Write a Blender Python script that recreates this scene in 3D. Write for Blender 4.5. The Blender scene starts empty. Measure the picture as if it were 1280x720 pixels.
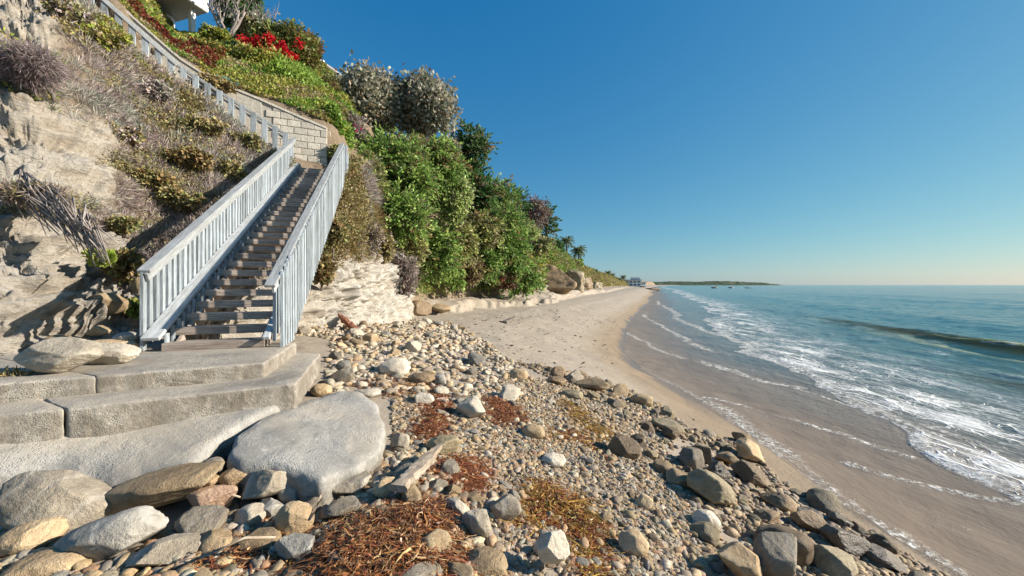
import bpy, bmesh, math, random
import numpy as np
from mathutils import Vector, Matrix, Euler

# ------------------------------------------------------------------ camera, sky, sun
scene = bpy.context.scene
COL = scene.collection
F, CX, CY, CAMZ = 480.0, 640.0, 356.0, 3.0
cam_d = bpy.data.cameras.new("camera")
cam_d.sensor_width = 36.0
cam_d.lens = 36.0 * F / 1280.0
cam_d.shift_y = (CY - 360.0) / 1280.0
cam_d.clip_start = 0.05
cam_d.clip_end = 30000.0
cam = bpy.data.objects.new("camera", cam_d)
cam.location = (0, 0, CAMZ)
cam.rotation_euler = (math.radians(90), 0, 0)
COL.objects.link(cam)
scene.camera = cam

SUN_AZ, SUN_EL = math.radians(90), math.radians(23)      # clockwise from +Y (the view) and above the horizon
world = bpy.data.worlds.new("World")
scene.world = world
world.use_nodes = True
wn = world.node_tree
bg = wn.nodes["Background"]
sky = wn.nodes.new("ShaderNodeTexSky")
sky.sky_type = 'NISHITA'
sky.sun_disc = False
sky.sun_elevation = SUN_EL
sky.sun_rotation = SUN_AZ
sky.altitude = 0
sky.air_density = 1.0
sky.dust_density = 0.3
sky.ozone_density = 4.5
EXPO = 0.97
# the photograph's sky is a deeper, greener blue than the model's: one fixed grade of the whole sky, the same in every direction
SKY_K = 0.11
sc_ = wn.nodes.new("ShaderNodeVectorMath"); sc_.operation = 'SCALE'; sc_.inputs['Scale'].default_value = SKY_K
wn.links.new(sky.outputs[0], sc_.inputs[0])
sp_ = wn.nodes.new("ShaderNodeSeparateXYZ"); wn.links.new(sc_.outputs[0], sp_.inputs[0])
cb_ = wn.nodes.new("ShaderNodeCombineXYZ")
def _m(op, x, v):
    nd = wn.nodes.new("ShaderNodeMath"); nd.operation = op
    wn.links.new(x, nd.inputs[0]); nd.inputs[1].default_value = v
    return nd.outputs[0]
ks = 1.0 / SKY_K / 2 ** EXPO
wn.links.new(_m('MULTIPLY', _m('MAXIMUM', _m('SUBTRACT', sp_.outputs[0], 0.040), 0.016), 0.82 * ks), cb_.inputs[0])
wn.links.new(_m('MULTIPLY', _m('POWER', sp_.outputs[1], 0.74), 0.81 * ks), cb_.inputs[1])
wn.links.new(_m('MULTIPLY', _m('POWER', sp_.outputs[2], 0.40), 0.74 * ks), cb_.inputs[2])
wn.links.new(cb_.outputs[0], bg.inputs[0])
bg.inputs[1].default_value = SKY_K
sun_d = bpy.data.lights.new("sun", 'SUN')
sun_d.energy = 5.0
sun_d.angle = math.radians(0.5)
sun_d.color = (1.0, 0.91, 0.77)
sun = bpy.data.objects.new("sun", sun_d)
tosun = Vector((math.sin(SUN_AZ) * math.cos(SUN_EL), math.cos(SUN_AZ) * math.cos(SUN_EL), math.sin(SUN_EL)))
sun.rotation_euler = tosun.to_track_quat('Z', 'Y').to_euler()
COL.objects.link(sun)
vs = scene.view_settings
vs.view_transform = 'Standard'
vs.look = 'None'
vs.gamma = 1
vs.use_curve_mapping = False
vs.exposure = EXPO

# ------------------------------------------------------------------ helpers
rng = np.random.default_rng(7)
random.seed(7)

def W(px, py, d):
    """a point measured in the photograph, at its own distance d"""
    return np.array([(px - CX) / F * d, d, CAMZ - (py - CY) / F * d])

def tag(o, label=None, cat=None, group=None, kind=None):
    if label: o['label'] = label
    if cat: o['category'] = cat
    if group: o['group'] = group
    if kind: o['kind'] = kind
    return o

def link(name, me, parent=None):
    o = bpy.data.objects.new(name, me)
    COL.objects.link(o)
    if parent is not None: o.parent = parent
    return o

def empty(name, loc=(0, 0, 0), rz=0.0):
    o = bpy.data.objects.new(name, None)
    o.location = loc
    o.rotation_euler = (0, 0, rz)
    o.empty_display_size = 0.2
    COL.objects.link(o)
    return o

def np_mesh(name, V, Fc, mat=None, smooth=False, tint=None, attrs=None):
    """V (n,3), Fc (m,k) all faces with k corners; tint (m,3) per face"""
    V = np.asarray(V, np.float32); Fc = np.asarray(Fc, np.int32)
    me = bpy.data.meshes.new(name)
    m, k = Fc.shape
    me.vertices.add(len(V)); me.vertices.foreach_set('co', V.ravel())
    me.loops.add(m * k); me.loops.foreach_set('vertex_index', Fc.ravel())
    me.polygons.add(m)
    me.polygons.foreach_set('loop_start', np.arange(0, m * k, k, dtype=np.int32))
    me.polygons.foreach_set('loop_total', np.full(m, k, np.int32))
    me.polygons.foreach_set('use_smooth', np.full(m, bool(smooth)))
    if tint is not None:
        a = me.attributes.new('tint', 'FLOAT_COLOR', 'FACE')
        c = np.ones((m, 4), np.float32); c[:, :3] = tint
        a.data.foreach_set('color', c.ravel())
    for nm, arr in (attrs or {}).items():
        arr = np.asarray(arr, np.float32)
        if arr.ndim == 1:
            a = me.attributes.new(nm, 'FLOAT', 'POINT'); a.data.foreach_set('value', arr)
        else:
            a = me.attributes.new(nm, 'FLOAT_VECTOR', 'POINT'); a.data.foreach_set('vector', arr.ravel())
    me.update(calc_edges=True)
    me.validate()
    if mat: me.materials.append(mat)
    return me

def _h(i, j, k, seed):
    n = (i * 374761393 + j * 668265263 + k * 2147483647 + seed * 1274126177) & 0xffffffff
    n = ((n ^ (n >> 13)) * 1274126177) & 0xffffffff
    n = (n ^ (n >> 16)) & 0xffffff
    return n / float(0xffffff)

def vnoise(P, seed=0):
    """value noise in -1..1 on (n,3)"""
    P = np.asarray(P, float)
    I = np.floor(P).astype(np.int64); f = P - I
    f = f * f * f * (f * (f * 6 - 15) + 10)
    i, j, k = I.T
    x, y, z = f.T
    def c(a, b, d): return _h(i + a, j + b, k + d, seed)
    r = ((c(0,0,0)*(1-x)+c(1,0,0)*x)*(1-y)+(c(0,1,0)*(1-x)+c(1,1,0)*x)*y)*(1-z) + \
        ((c(0,0,1)*(1-x)+c(1,0,1)*x)*(1-y)+(c(0,1,1)*(1-x)+c(1,1,1)*x)*y)*z
    return r * 2 - 1

def fbm(P, oct=4, seed=0, gain=0.5):
    P = np.asarray(P, float); a = 1.0; t = 0; s = 0
    for o in range(oct):
        t = t + a * vnoise(P * (2.03 ** o) + 17.3 * o, seed + o); s += a; a *= gain
    return t / s

def ridged(P, oct=4, seed=0):
    P = np.asarray(P, float); a = 1.0; t = 0; s = 0
    for o in range(oct):
        t = t + a * (1 - np.abs(vnoise(P * (2.1 ** o) + 9.1 * o, seed + o)) * 2); s += a; a *= 0.5
    return t / s

def smooth(a, b, x):
    t = np.clip((x - a) / (b - a), 0, 1)
    return t * t * (3 - 2 * t)

class MB:
    """collects boxes, boards and tubes for one mesh"""
    def __init__(s): s.bm = bmesh.new()
    def box(s, c, dims, rot=None, bevel=0.0):
        r = bmesh.ops.create_cube(s.bm, size=1.0)
        M = Matrix.Translation(Vector(c)) @ (rot.to_4x4() if rot is not None else Matrix.Identity(4)) @ Matrix.Diagonal((*dims, 1))
        bmesh.ops.transform(s.bm, matrix=M, verts=r['verts'])
        if bevel > 0:
            es = list({e for v in r['verts'] for e in v.link_edges})
            bmesh.ops.bevel(s.bm, geom=es, offset=bevel, segments=1, affect='EDGES')
        return s
    def hull(s, pts):
        vs_ = [s.bm.verts.new(Vector(p)) for p in pts]
        bmesh.ops.convex_hull(s.bm, input=vs_)
        return s
    def tube(s, pts, rad, n=7):
        pts = [Vector(p) for p in pts]
        rings = []
        for q, p in enumerate(pts):
            t = (pts[min(q + 1, len(pts) - 1)] - pts[max(q - 1, 0)]).normalized()
            a = t.orthogonal().normalized(); b = t.cross(a)
            r = rad[q] if hasattr(rad, '__len__') else rad
            rings.append([s.bm.verts.new(p + (a * math.cos(6.2832 * i / n) + b * math.sin(6.2832 * i / n)) * r) for i in range(n)])
        for r0, r1 in zip(rings, rings[1:]):
            # align start vertices to avoid twist
            best = min(range(n), key=lambda k: (r1[k].co - r0[0].co).length)
            for i in range(n):
                s.bm.faces.new((r0[i], r0[(i + 1) % n], r1[(best + i + 1) % n], r1[(best + i) % n]))
        s.bm.faces.new(rings[0][::-1]); s.bm.faces.new(rings[-1])
        return s
    def mesh(s, name, mat, smooth=False):
        bmesh.ops.recalc_face_normals(s.bm, faces=s.bm.faces)
        me = bpy.data.meshes.new(name)
        s.bm.to_mesh(me); s.bm.free()
        if mat: me.materials.append(mat)
        if smooth:
            me.polygons.foreach_set('use_smooth', np.ones(len(me.polygons), bool))
        return me
    def build(s, name, mat, parent=None, smooth=False):
        return link(name, s.mesh(name, mat, smooth), parent)

# ------------------------------------------------------------------ materials
class NT:
    def __init__(s, name, spec=0.5):
        s.m = bpy.data.materials.new(name); s.m.use_nodes = True
        s.t = s.m.node_tree
        s.b = s.t.nodes["Principled BSDF"]; s.out = s.t.nodes["Material Output"]
        s.b.inputs['Specular IOR Level'].default_value = spec
    def n(s, ty, **kw):
        nd = s.t.nodes.new('ShaderNode' + ty)
        for k, v in kw.items(): setattr(nd, k, v)
        return nd
    def l(s, a, b): s.t.links.new(a, b)
    def coord(s, kind='Object', scale=(1, 1, 1)):
        if kind == 'Position': o = s.n('NewGeometry').outputs['Position']
        else: o = s.n('TexCoord').outputs[kind]
        mp = s.n('Mapping'); mp.inputs['Scale'].default_value = scale
        s.l(o, mp.inputs[0]); return mp.outputs[0]
    def noise(s, vec, scale, detail=4, rough=0.55, dist=0.0):
        nd = s.n('TexNoise'); nd.inputs['Scale'].default_value = scale
        nd.inputs['Detail'].default_value = detail; nd.inputs['Roughness'].default_value = rough
        nd.inputs['Distortion'].default_value = dist
        if vec is not None: s.l(vec, nd.inputs['Vector'])
        return nd.outputs['Fac']
    def voro(s, vec, scale, feature='F1', out='Distance', rnd=1.0):
        nd = s.n('TexVoronoi', feature=feature); nd.inputs['Scale'].default_value = scale
        nd.inputs['Randomness'].default_value = rnd
        if vec is not None: s.l(vec, nd.inputs['Vector'])
        return nd.outputs[out]
    def ramp(s, fac, stops):
        nd = s.n('ValToRGB'); e = nd.color_ramp.elements
        while len(e) < len(stops): e.new(0.5)
        for el, (p, c) in zip(e, stops):
            el.position = p; el.color = (*c, 1) if hasattr(c, '__len__') else (c, c, c, 1)
        s.l(fac, nd.inputs[0]); return nd.outputs[0]
    def mix(s, fac, a, b, mode='MIX'):
        nd = s.n('Mix', data_type='RGBA', blend_type=mode)
        for v, i in ((fac, 0), (a, 6), (b, 7)):
            if hasattr(v, 'node'): s.l(v, nd.inputs[i])
            elif i == 0: nd.inputs[0].default_value = v
            else: nd.inputs[i].default_value = (*v, 1)
        return nd.outputs[2]
    def math(s, op, a, b=None, c=None, clamp=False):
        nd = s.n('Math', operation=op, use_clamp=clamp)
        for i, v in enumerate((a, b, c)):
            if v is None: continue
            if hasattr(v, 'node'): s.l(v, nd.inputs[i])
            else: nd.inputs[i].default_value = v
        return nd.outputs[0]
    def attr(s, name, out='Fac'):
        nd = s.n('Attribute', attribute_name=name); return nd.outputs[out]
    def mapr(s, v, a, b, c=0.0, d=1.0):
        nd = s.n('MapRange', interpolation_type='SMOOTHSTEP')
        s.l(v, nd.inputs[0])
        for i, x in enumerate((a, b, c, d)):
            if hasattr(x, 'node'): s.l(x, nd.inputs[i + 1])
            else: nd.inputs[i + 1].default_value = x
        return nd.outputs[0]
    def bump(s, h, strength=0.5, dist=0.02, prev=None):
        nd = s.n('Bump'); nd.inputs['Strength'].default_value = strength; nd.inputs['Distance'].default_value = dist
        s.l(h, nd.inputs['Height'])
        if prev is not None: s.l(prev, nd.inputs['Normal'])
        s.l(nd.outputs[0], s.b.inputs['Normal']); return nd.outputs[0]
    def fin(s, col=None, rough=None):
        for v, k in ((col, 'Base Color'), (rough, 'Roughness')):
            if v is None: continue
            if hasattr(v, 'node'): s.l(v, s.b.inputs[k])
            elif hasattr(v, '__len__'): s.b.inputs[k].default_value = (*v, 1)
            else: s.b.inputs[k].default_value = v
        return s.m

def m_leaf(name, trans=0.35, rough=0.6, spec=0.25):
    t = NT(name, spec)
    c = t.attr('tint', 'Color')
    t.fin(c, rough)
    tr = t.n('BsdfTranslucent'); t.l(c, tr.inputs[0])
    mx = t.n('MixShader'); mx.inputs[0].default_value = trans
    t.l(t.b.outputs[0], mx.inputs[1]); t.l(tr.outputs[0], mx.inputs[2])
    t.l(mx.outputs[0], t.out.inputs[0])
    return t.m

def m_stone(name, c0, c1, c2, rough=0.75, veins=0.0, wet=0.0):
    t = NT(name, 0.35 + 0.3 * wet)
    v = t.coord('Object')
    rnd = t.n('ObjectInfo').outputs['Random']
    off = t.n('VectorMath', operation='ADD'); t.l(v, off.inputs[0])
    sc = t.math('MULTIPLY', rnd, 40.0); t.l(sc, off.inputs[1])
    v = off.outputs[0]
    a = t.noise(v, 2.6, 8, 0.7, 0.5)
    b = t.noise(v, 22.0, 5, 0.75)
    col = t.ramp(a, [(0.32, c0), (0.5, c1), (0.68, c2)])
    col = t.mix(t.ramp(b, [(0.35, 0.55), (0.62, 1.0)]), t.mix(0.55, col, tuple(x * 0.6 for x in c0)), col)
    spk = t.voro(v, 45, 'F1'); col = t.mix(t.math('MULTIPLY', t.mapr(spk, 0.16, 0.05), 0.4), col, (0.62, 0.6, 0.56))
    if veins > 0:
        w = t.n('TexWave', wave_type='BANDS'); w.inputs['Scale'].default_value = 1.3; w.inputs['Distortion'].default_value = 7
        w.inputs['Detail'].default_value = 3; t.l(v, w.inputs['Vector'])
        col = t.mix(t.math('MULTIPLY', t.mapr(w.outputs['Fac'], 0.92, 1.0), veins), col, (0.66, 0.64, 0.6))
    pt = t.n('NewGeometry').outputs['Pointiness']
    col = t.mix(t.math('MULTIPLY', t.mapr(pt, 0.51, 0.57), 0.35), col, tuple(min(.7, x * 1.35) for x in c2))
    st_ = t.noise(v, 1.1, 5, 0.7, 0.4); col = t.mix(t.math('MULTIPLY', t.mapr(st_, 0.56, 0.7), 0.5), col, (0.3, 0.22, 0.14))
    hs = t.n('HueSaturation'); t.l(col, hs.inputs['Color'])
    t.l(t.mapr(rnd, 0.0, 1.0, 0.72, 1.22), hs.inputs['Value'])
    h = t.math('ADD', t.math('MULTIPLY', a, 1.0), t.math('MULTIPLY', b, 0.5))
    n = t.bump(h, 0.8, 0.07)
    return t.fin(hs.outputs[0], rough)

# ------------------------------------------------------------------ the lie of the land
_ky = np.array([-80, -20, 4.3, 6.2, 9.3, 14.7, 18.5, 25, 32.7, 50, 90, 160, 300, 480, 900, 1500, 2400, 9000], float)
_kx = np.array([4.4, 4.4, 4.5, 4.6, 4.8, 4.5, 5.3, 7.3, 9.9, 16.6, 31.5, 57, 108, 172, 330, 590, 1050, 1050], float)
_p = np.arcsinh(_ky / 8.0)
_dp = np.linspace(_p[0], _p[-1], 1200)
_dx = np.interp(_dp, _p, _kx)
_ker = np.hanning(41); _ker /= _ker.sum()
_dx = np.convolve(np.pad(_dx, 20, 'edge'), _ker, 'valid')
def shore_x(y): return np.interp(np.arcsinh(np.asarray(y, float) / 8.0), _dp, _dx)

_scy = np.array([14, 17, 20, 23.2, 27.7, 34, 51, 80, 160, 480, 900.])
_scx = np.array([-7, -5.3, -4.1, -2.5, -0.1, 3.3, 8.7, 20, 47, 160, 320.])
def ground(x, y):
    x = np.asarray(x, float); y = np.asarray(y, float)
    s = shore_x(y) - x
    a = np.interp(s, [-400, -60, -10, 0, 2.5, 5, 6.5, 8, 10, 14, 40], [-9, -5, -1.1, 0, .62, 1.25, 1.48, 1.66, 1.82, 2.0, 2.4])
    b = np.interp(s, [-400, -60, -10, 0, 2.5, 5, 6.5, 10, 14, 40], [-9, -5, -1.1, 0, .6, 1.13, 1.32, 1.5, 1.6, 2.0])
    a = np.where(a > 1.26, a - (a - 1.26 - 0.12 * (a - 1.26)) * smooth(4.6, 3.0, y) * smooth(-0.6, -1.6, x), a)
    w = smooth(10, 16, y)
    z = a * (1 - w) + b * w
    P = np.stack([x, y, np.zeros_like(x)], -1).reshape(-1, 3)
    wob = (vnoise(P * 0.55, 5) * 0.7 + vnoise(P * 1.7, 6) * 0.4 + vnoise(P * 4.5, 7) * 0.16).reshape(x.shape)
    near = 1 - smooth(40, 120, y)
    sc = np.interp(y, _scy, _scx) - x + wob * near
    hv = vnoise(P * 0.33, 12).reshape(x.shape)
    ht = (0.5 + 0.3 * hv) * smooth(14.5, 18, y) * (1 - 0.4 * smooth(60, 200, y))
    z = z + ht * (1 + 0.25 * wob) * smooth(0.0, 0.75 + 0.5 * hv, sc) + 0.1 * smooth(0.4, 4, sc) * smooth(14, 18, y)
    land = smooth(-0.5, 1.0, s)
    z = z + land * near * ((vnoise(P * 0.9, 8) * 0.035 + vnoise(P * 3.1, 9) * 0.012).reshape(x.shape))
    return z

def on_ground(px, py):
    """where the sight line through a measured point of the photograph meets the beach"""
    d = np.geomspace(1.2, 200, 2600)
    x = (px - CX) / F * d; z = CAMZ - (py - CY) / F * d
    g = ground(x, d)
    k = int(np.argmax(z <= g))
    return np.array([x[k], d[k], g[k]])

def strip_grid(name, ss, ys, zf, sign, mat, attrs_f=None, smooth_=True):
    S, Y = np.meshgrid(ss, ys)
    X = shore_x(Y) + sign * S
    Z, at = zf(X, Y, S)
    ny, ns = S.shape
    V = np.stack([X, Y, Z], -1).reshape(-1, 3)
    idx = np.arange(ny * ns).reshape(ny, ns)
    if sign > 0: Fc = np.stack([idx[:-1, :-1], idx[:-1, 1:], idx[1:, 1:], idx[1:, :-1]], -1).reshape(-1, 4)
    else: Fc = np.stack([idx[:-1, :-1], idx[1:, :-1], idx[1:, 1:], idx[:-1, 1:]], -1).reshape(-1, 4)
    me = np_mesh(name, V, Fc, mat, smooth_, attrs={k: v.reshape(-1) for k, v in at.items()})
    return link(name, me)

# sand
t = NT('sand', 0.35)
pos = t.coord('Position')
s_ = t.attr('inland')
n1 = t.noise(pos, 0.7, 5, 0.6); n2 = t.noise(pos, 9, 6, 0.7); n3 = t.noise(pos, 160, 3, 0.7)
lo = t.n('Mapping'); lo.inputs['Scale'].default_value = (1.1, 0.18, 1); t.l(t.n('NewGeometry').outputs['Position'], lo.inputs[0])
n4 = t.noise(lo.outputs[0], 1.1, 5, 0.6, 0.6)
dry = t.ramp(n1, [(0.3, (0.3, 0.25, 0.195)), (0.7, (0.365, 0.31, 0.248))])
dry = t.mix(t.math('MULTIPLY', t.mapr(n2, 0.42, 0.7), 0.3), dry, (0.235, 0.19, 0.145))
dry = t.mix(t.math('MULTIPLY', t.mapr(n3, 0.6, 0.75), 0.35), dry, (0.22, 0.18, 0.14))
wetm = t.math('ADD', s_, t.math('MULTIPLY', t.math('SUBTRACT', n4, 0.5), 1.8))
wet = t.mapr(wetm, 2.3, 0.35)
soak = t.mapr(wetm, 0.5, -0.1)
col = t.mix(wet, dry, (0.275, 0.205, 0.135))
col = t.mix(soak, col, (0.18, 0.13, 0.09))
t.l(t.mapr(soak, 0, 1, 0.9, 0.22), t.b.inputs['Roughness'])
hh = t.math('ADD', t.math('MULTIPLY', n2, 0.6), t.math('MULTIPLY', n3, 0.12))
dm = t.voro(pos, 2.1, 'SMOOTH_F1'); hh = t.math('ADD', hh, t.math('MULTIPLY', t.math('MULTIPLY', t.mapr(dm, 0.05, 0.34), t.mapr(s_, 1.6, 3.5)), 0.55))
t.bump(hh, 0.7, 0.06)
M_SAND = t.fin(col)

def zbeach(X, Y, S):
    return ground(X, Y), {'inland': S}
ss = np.concatenate([-np.geomspace(3000, 4.2, 40), np.linspace(-4, 14, 240), np.geomspace(14.3, 60, 14)])
ys = np.concatenate([np.linspace(-60, 0.5, 14), np.linspace(1, 14, 150), np.linspace(14.1, 40, 150), np.geomspace(40.5, 9000, 110)])
beach = strip_grid('beach', ss, ys, zbeach, -1, M_SAND)
tag(beach, 'pale sand beach curving along the foot of the bluff', kind='structure')

# sea
def front(y): return np.interp(y, [-40, 0, 5, 7.8, 13.8, 26.7, 60, 200, 1000], [1.9, 2.0, 2.35, 3.1, 5.0, 6.9, 8.5, 10, 10])
def zsea(X, Y, S):
    P = np.stack([S.ravel() * 1.0, Y.ravel() * 0.35, 0 * Y.ravel()], -1)
    Pw = np.stack([X.ravel(), Y.ravel(), 0 * Y.ravel()], -1)
    sh = S.shape
    wob = (vnoise(Pw * np.array([.22, .22, 1]), 31) * 0.9 + vnoise(Pw * 0.75, 32) * 0.4 + vnoise(Pw * 2.6, 33) * 0.16).reshape(sh)
    ff = S - front(Y) + wob * np.interp(Y, [0, 8, 30], [0.35, 0.6, 1.2])
    # breaking wave
    sc = 15.6 + 0.9 * vnoise(np.stack([Y.ravel() * .06, 0 * P[:, 0], 0 * P[:, 0]], -1), 3).reshape(sh)
    env = np.interp(Y, [-40, 4, 12, 19, 27, 36, 50], [0.5, 0.8, 1.0, 0.75, 0.45, 0.2, 0.0]) * (1 + .25 * vnoise(np.stack([Y.ravel() * .35, 0 * P[:, 0] + 2, 0 * P[:, 0]], -1), 19).reshape(sh))
    d = S - sc
    crest = np.where(d < 0, np.exp(-(d / 0.75) ** 2), np.exp(-(d / 2.6) ** 2)) * env
    rg = fbm(np.stack([S.ravel() * 1.6, Y.ravel() * .5, 0 * P[:, 0]], -1), 4, 23).reshape(sh)
    z = 0.54 * crest * (1 + 0.22 * rg) + 0.05 * crest * rg
    sc2 = 9.3 + 0.7 * vnoise(np.stack([Y.ravel() * .1, 0 * P[:, 0] + 5, 0 * P[:, 0]], -1), 4).reshape(sh)
    env2 = np.exp(-((Y - 9) / 5.5) ** 2)
    d2 = S - sc2
    c2 = np.where(d2 < 0, np.exp(-(d2 / 0.3) ** 2), np.exp(-(d2 / 1.3) ** 2)) * env2
    z = z + 0.09 * c2
    for (q0, amp, wd, f0) in ((29, 0.3, 3.4, .03), (47, 0.28, 4.5, .02), (70, 0.3, 6, .016), (105, .3, 7, .012)):
        qq = S - q0 - 4 * vnoise(np.stack([Y.ravel() * f0, 0 * P[:, 0] + q0, 0 * P[:, 0]], -1), 14).reshape(sh)
        z = z + amp * np.exp(-(qq / wd) ** 2) * np.interp(Y, [0, 200, 400], [1, .6, 0])
    z = z + 0.035 * smooth(-0.05, 0.35, ff) * (1 - smooth(1.0, 6, ff))
    amp = np.interp(S, [-2, 0, 2.5, 6, 14, 40, 400], [0.0, .004, .012, .05, .085, .11, .1])
    fade = np.interp(Y, [0, 60, 400], [1, .8, 0.3])
    z = z + amp * fade * (fbm(P * 0.8, 3, 40).reshape(sh) + 0.55 * fbm(np.stack([S.ravel() * 2.2, Y.ravel() * 0.9, 0 * P[:, 0]], -1), 3, 44).reshape(sh))
    z = z + np.interp(S, [-3, 0, 6], [0.0, 0.0, 0.06]) + 0.03 * vnoise(Pw * np.array([.5, .35, 1]), 61).reshape(sh) * (1 - smooth(1, 4, S)) + 0.012 * vnoise(Pw * 2.2, 62).reshape(sh) * (1 - smooth(1, 4, S))
    # thin lines of foam left by earlier swashes
    ln = np.zeros(sh)
    for (ya, yb, sa, sb, wdt) in ((5.2, 6.6, 2.5, 0.7, .1), (6.6, 10.3, 2.6, 0.1, .09), (11, 24, 3.6, 0.3, .12), (16, 40, 4.6, .8, .16), (22, 70, 6, 1.2, .25), (7, 15, 4.2, 2.6, .08)):
        m = (Y > ya) & (Y < yb)
        cs = sa + (sb - sa) * np.clip((Y - ya) / (yb - ya), 0, 1) ** 0.8
        ln = np.maximum(ln, m * np.exp(-((S - cs + wob * 0.5) / (wdt * 1.5)) ** 2))
    edge = np.exp(-((S + 0.0 + 0.3 * wob) / 0.3) ** 2) * np.interp(Y, [0, 9, 14, 40], [1, 0.75, 0.35, 0.2])
    return z, {'offshore': S, 'front': ff, 'crest': crest + 0.4 * c2, 'face': env * np.exp(-((d + 0.55) / 0.95) ** 2) + 0.35 * env2 * np.exp(-((d2 + 0.2) / 0.5) ** 2), 'line': np.maximum(ln, edge), 'cd': d}

t = NT('sea_water', 0.5)
t.b.inputs['IOR'].default_value = 1.33
pos = t.coord('Position')
so, ff, cr, ln, fc_ = (t.attr(k) for k in ('offshore', 'front', 'crest', 'line', 'face'))
mp = t.n('Mapping'); mp.inputs['Scale'].default_value = (1, 0.42, 1); t.l(t.n('NewGeometry').outputs['Position'], mp.inputs[0]); st = mp.outputs[0]
nA = t.noise(st, 0.35, 4, 0.6, 0.4)
sof = t.math('ADD', so, t.math('MULTIPLY', t.math('SUBTRACT', nA, 0.5), 6.0))
body = t.ramp(t.mapr(sof, 0, 1, 0, 1), [(0, 0), (1, 1)])
mr = t.n('MapRange'); t.l(sof, mr.inputs[0]); mr.inputs[1].default_value = 0; mr.inputs[2].default_value = 60
body = t.ramp(mr.outputs[0], [(0.0, (0.27, 0.205, 0.15)), (0.045, (0.22, 0.175, 0.135)), (0.1, (0.13, 0.14, 0.13)), (0.2, (0.065, 0.14, 0.145)), (0.36, (0.04, 0.155, 0.17)), (1.0, (0.022, 0.13, 0.165))])
body = t.mix(t.math('MULTIPLY', t.mapr(fc_, 0.1, 0.6), 0.95), body, t.ramp(t.noise(st, 2.2, 5, .7), [(.3, (0.3, 0.36, 0.2)), (.7, (0.55, 0.56, 0.34))]))  # shoreward wave face painted lighter olive, standing in for sunlight shining through the water
# lace of foam
ds = t.noise(st, 2.0, 4, 0.6)
dv = t.n('VectorMath', operation='ADD'); t.l(st, dv.inputs[0])
nv = t.n('TexNoise'); nv.inputs['Scale'].default_value = 1.6; nv.inputs['Detail'].default_value = 3; t.l(st, nv.inputs['Vector'])
sv = t.n('VectorMath', operation='SCALE'); sv.inputs['Scale'].default_value = 0.9; t.l(nv.outputs['Color'], sv.inputs[0]); t.l(sv.outputs[0], dv.inputs[1])
e1 = t.voro(dv.outputs[0], 2.3, 'DISTANCE_TO_EDGE'); e2 = t.voro(dv.outputs[0], 6.5, 'DISTANCE_TO_EDGE')
lace = t.math('MAXIMUM', t.mapr(e1, 0.10, 0.015), t.math('MULTIPLY', t.mapr(e2, 0.10, 0.02), 0.7))
nb = t.noise(st, 0.9, 6, 0.65, 0.3)
field = t.math('MULTIPLY', t.mapr(ff, -0.03, 0.12), t.mapr(ff, 8.0, 0.8))
cover = t.math('MULTIPLY', field, t.mapr(nb, 0.34, 0.6))
rim = t.math('MULTIPLY', t.mapr(ff, -0.04, 0.06), t.mapr(ff, 0.8, 0.1))
nf = t.noise(pos, 9.0, 5, 0.75)
rim = t.math('MULTIPLY', rim, t.mapr(nf, 0.38, 0.6))
foam = t.math('MAXIMUM', rim, t.math('MULTIPLY', cover, t.math('MAXIMUM', lace, t.math('MULTIPLY', t.mapr(nb, 0.5, 0.68), 0.95))))
lnf = t.math('MULTIPLY', t.mapr(ln, 0.25, 0.9), t.mapr(nf, 0.42, 0.62))
lnf = t.math('MULTIPLY', lnf, t.mapr(nb, 0.36, 0.5))
spk_ = t.math('MULTIPLY', t.math('MULTIPLY', t.mapr(t.noise(pos, 17, 4, .8), .56, .66), t.mapr(t.noise(st, .8, 4, .65, .6), .5, .66)), t.mapr(ff, 0.3, -0.6))
lnf = t.math('MAXIMUM', lnf, t.math('MULTIPLY', spk_, .75))
foam = t.math('MAXIMUM', foam, lnf)
# patches of old foam between the front and the breaker
old = t.math('MULTIPLY', t.math('MULTIPLY', t.mapr(so, 4, 8), t.mapr(so, 19, 12)), t.math('MULTIPLY', t.mapr(nb, 0.5, 0.72), lace))
foam = t.math('MAXIMUM', foam, t.math('MULTIPLY', old, 0.55))
# white water on top of the breaker and its lip
lip = t.math('MULTIPLY', t.math('MULTIPLY', t.mapr(cr, 0.55, 0.9), t.mapr(t.noise(st, 1.3, 5, 0.7), 0.45, 0.58)), 0.95)
foam = t.math('MAXIMUM', foam, lip, clamp=True)
col = t.mix(foam, body, (0.8, 0.79, 0.76))
rsh = t.mapr(so, 0.5, 7.0, 0.38, 0.1); rmx = t.n('Mix', data_type='FLOAT'); t.l(foam, rmx.inputs[0]); t.l(rsh, rmx.inputs[2]); rmx.inputs[3].default_value = 0.75; t.l(rmx.outputs[0], t.b.inputs['Roughness'])
mp2 = t.n('Mapping'); mp2.inputs['Scale'].default_value = (1, 0.55, 1); t.l(t.n('NewGeometry').outputs['Position'], mp2.inputs[0])
w1 = t.noise(mp2.outputs[0], 1.1, 6, 0.62, 0.5); w2 = t.noise(mp2.outputs[0], 6.5, 5, 0.65, 0.4)
deep = t.mapr(so, 0.3, 9.0, 0.10, 1.0)
hgt = t.math('ADD', t.math('MULTIPLY', t.math('MULTIPLY', w1, deep), 0.26), t.math('MULTIPLY', t.math('MULTIPLY', w2, t.mapr(so, 0.0, 8, 0.25, 1.0)), 0.045))
hgt = t.math('ADD', hgt, t.math('MULTIPLY', foam, 0.03))
t.bump(hgt, 1.0, 1.0)
t.l(t.mapr(so, 0.5, 8.0, 0.12, 0.5), t.b.inputs['Specular IOR Level'])
tr = t.n('BsdfTranslucent'); tr.inputs[0].default_value = (0.42, 0.46, 0.2, 1)
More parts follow.
